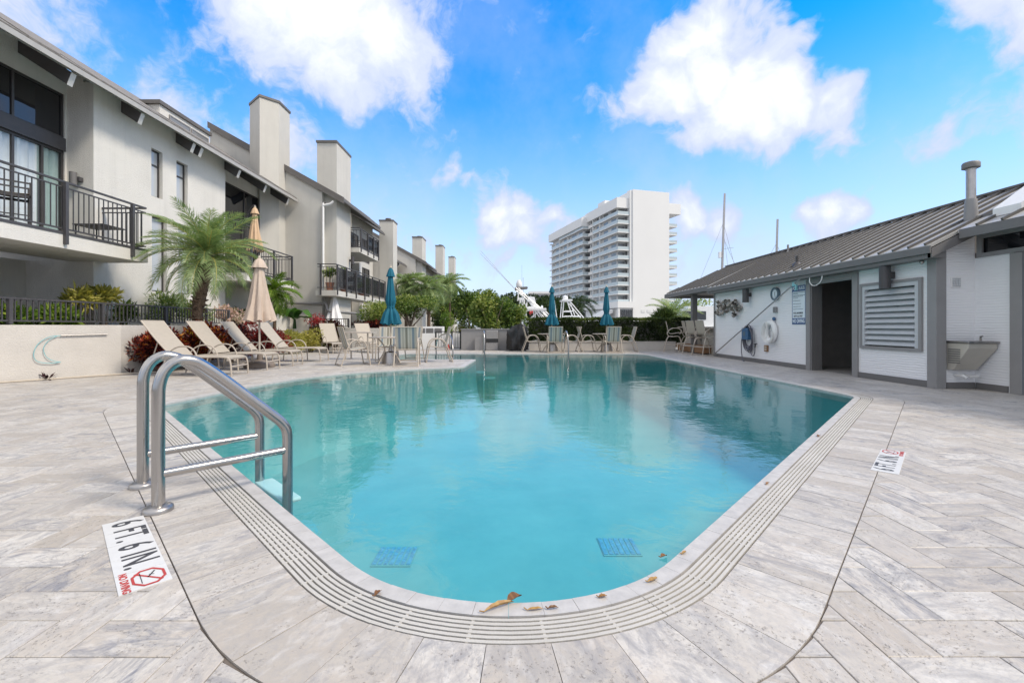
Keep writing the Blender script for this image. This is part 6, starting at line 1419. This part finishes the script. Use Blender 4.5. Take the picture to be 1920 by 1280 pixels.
# pots on the second townhouse balcony
for (x, y, lab, h, r) in ((-7.95,19.75,'terracotta pot with a leafy plant at the balcony corner of the second townhouse',.55,.28),(-7.85,21.0,'brown pot with a tall straggly plant along the second townhouse balcony',.75,.25),(-7.85,23.6,'small green potted plant farther along the second townhouse balcony',.35,.22)):
    p = E('potted_plant', lab, 'potted plant', (x, y, 2.6), 0, 'potted plants on the balcony'); MB().lathe([(.13,0),(.17,.30),(.185,.30),(.185,.34),(.15,.34),(.15,.30),(0,.29)], (x, y, 2.6), 16).build('pot', M['terracotta'], p, True)
    b = MB(); b.tube([(x,y,2.85),(x+.03,y,2.95+h*.6)], [.025,.012], 6); b.build('stem', M['bark'], p, True)
    foliage('foliage', M['leaf_green'], p, lobes_for(x, y, 2.95+h*.75, r, r, h*.45, 6), 260, .14, .06, .1, bias=.1)
# sprouts at the wall foot
for (x, y, lab) in ((-8.62,8.32,'small purple sprout at the foot of the retaining wall near the picture edge'),(-7.95,9.35,'small purple sprout on the deck by the first croton')):
    t = E('sprout', lab, 'plant', (x, y, 0), 0, 'purple sprouts'); foliage('leaf_tuft', M['leaf_croton_dark'], t, [(x, y, .03, .03, .03, .02)], 16, .13, .03, .1, .8, 1.0, -.2, .3)
# fallen leaves
def fallen(label, x, y, rz, L, W, curl, tone, z=.004, grp='fallen leaves by the pool'):
    b = MB(); n = 10; rr = random.Random(int(x*1000))
    for i in range(n+1):
        u = i/n; w = W*math.sin(PI*min(1, u*.96+.03))**.8; up = .08*L*curl*math.sin(PI*u)+.004*rr.random(); c = curl*.7
        b.v += [((u-.5)*L, -w*math.cos(c), up+w*math.sin(c)*1.0), ((u-.5)*L, 0, up*.5), ((u-.5)*L, w*math.cos(c*.6), up+w*math.sin(c*.6)*.8)]
    for i in range(n): o = 3*i; b.f += [(o, o+1, o+4, o+3), (o+1, o+2, o+5, o+4)]
    b.tube([(-.5*L, 0, .002), (-.62*L, .01, .004)], .0022, 5)
    o = b.build('fallen_leaf', M['leaf_dry'], None, True); set_rnd(o.data, [min(1, max(0, tone+.2*math.sin(i*.9))) for i in range(len(o.data.polygons))]); o.location = (x, y, z); o.rotation_euler = (0, 0, rz); tag(o, label, 'leaf', grp)
fallen('long curled golden leaf on the coping at the near end', -.035, 1.585, .50, .12, .014, .9, .8)
fallen('dark curled brown leaf tip overhanging the water at the near end', .02, 1.628, .75, .07, .026, .95, .05)
fallen('tan crumpled leaf on the coping right of the golden leaf', .09, 1.572, .15, .06, .008, .4, .95)
fallen('tiny dark twig like leaf right of the near end centre', .155, 1.578, .2, .04, .008, .9, .0)
fallen('small dark leaf crumb on the left curve of the coping', -.49, 1.665, 1.2, .035, .014, .9, .0)
fallen('brown leaf on the coping at the right curve', .345, 1.645, .3, .034, .011, .8, .5)
fallen('yellow brown leaf pile on the right curve of the coping', .565, 1.755, .6, .055, .012, .5, .9)
fallen('small yellow leaf beside the drain slots on the right bank', .77, 1.965, .8, .036, .008, .6, .95)
fallen('dark floating leaf at the waterline on the right bank', .685, 1.975, .5, .036, .015, .9, .15, -.018)
fallen('brown leaf lying on the coping halfway up the right bank', 1.64, 2.83, .8, .045, .012, .8, .4)
fallen('dark leaf on the coping near the far right corner', 2.82, 4.06, .8, .07, .018, .9, .05)
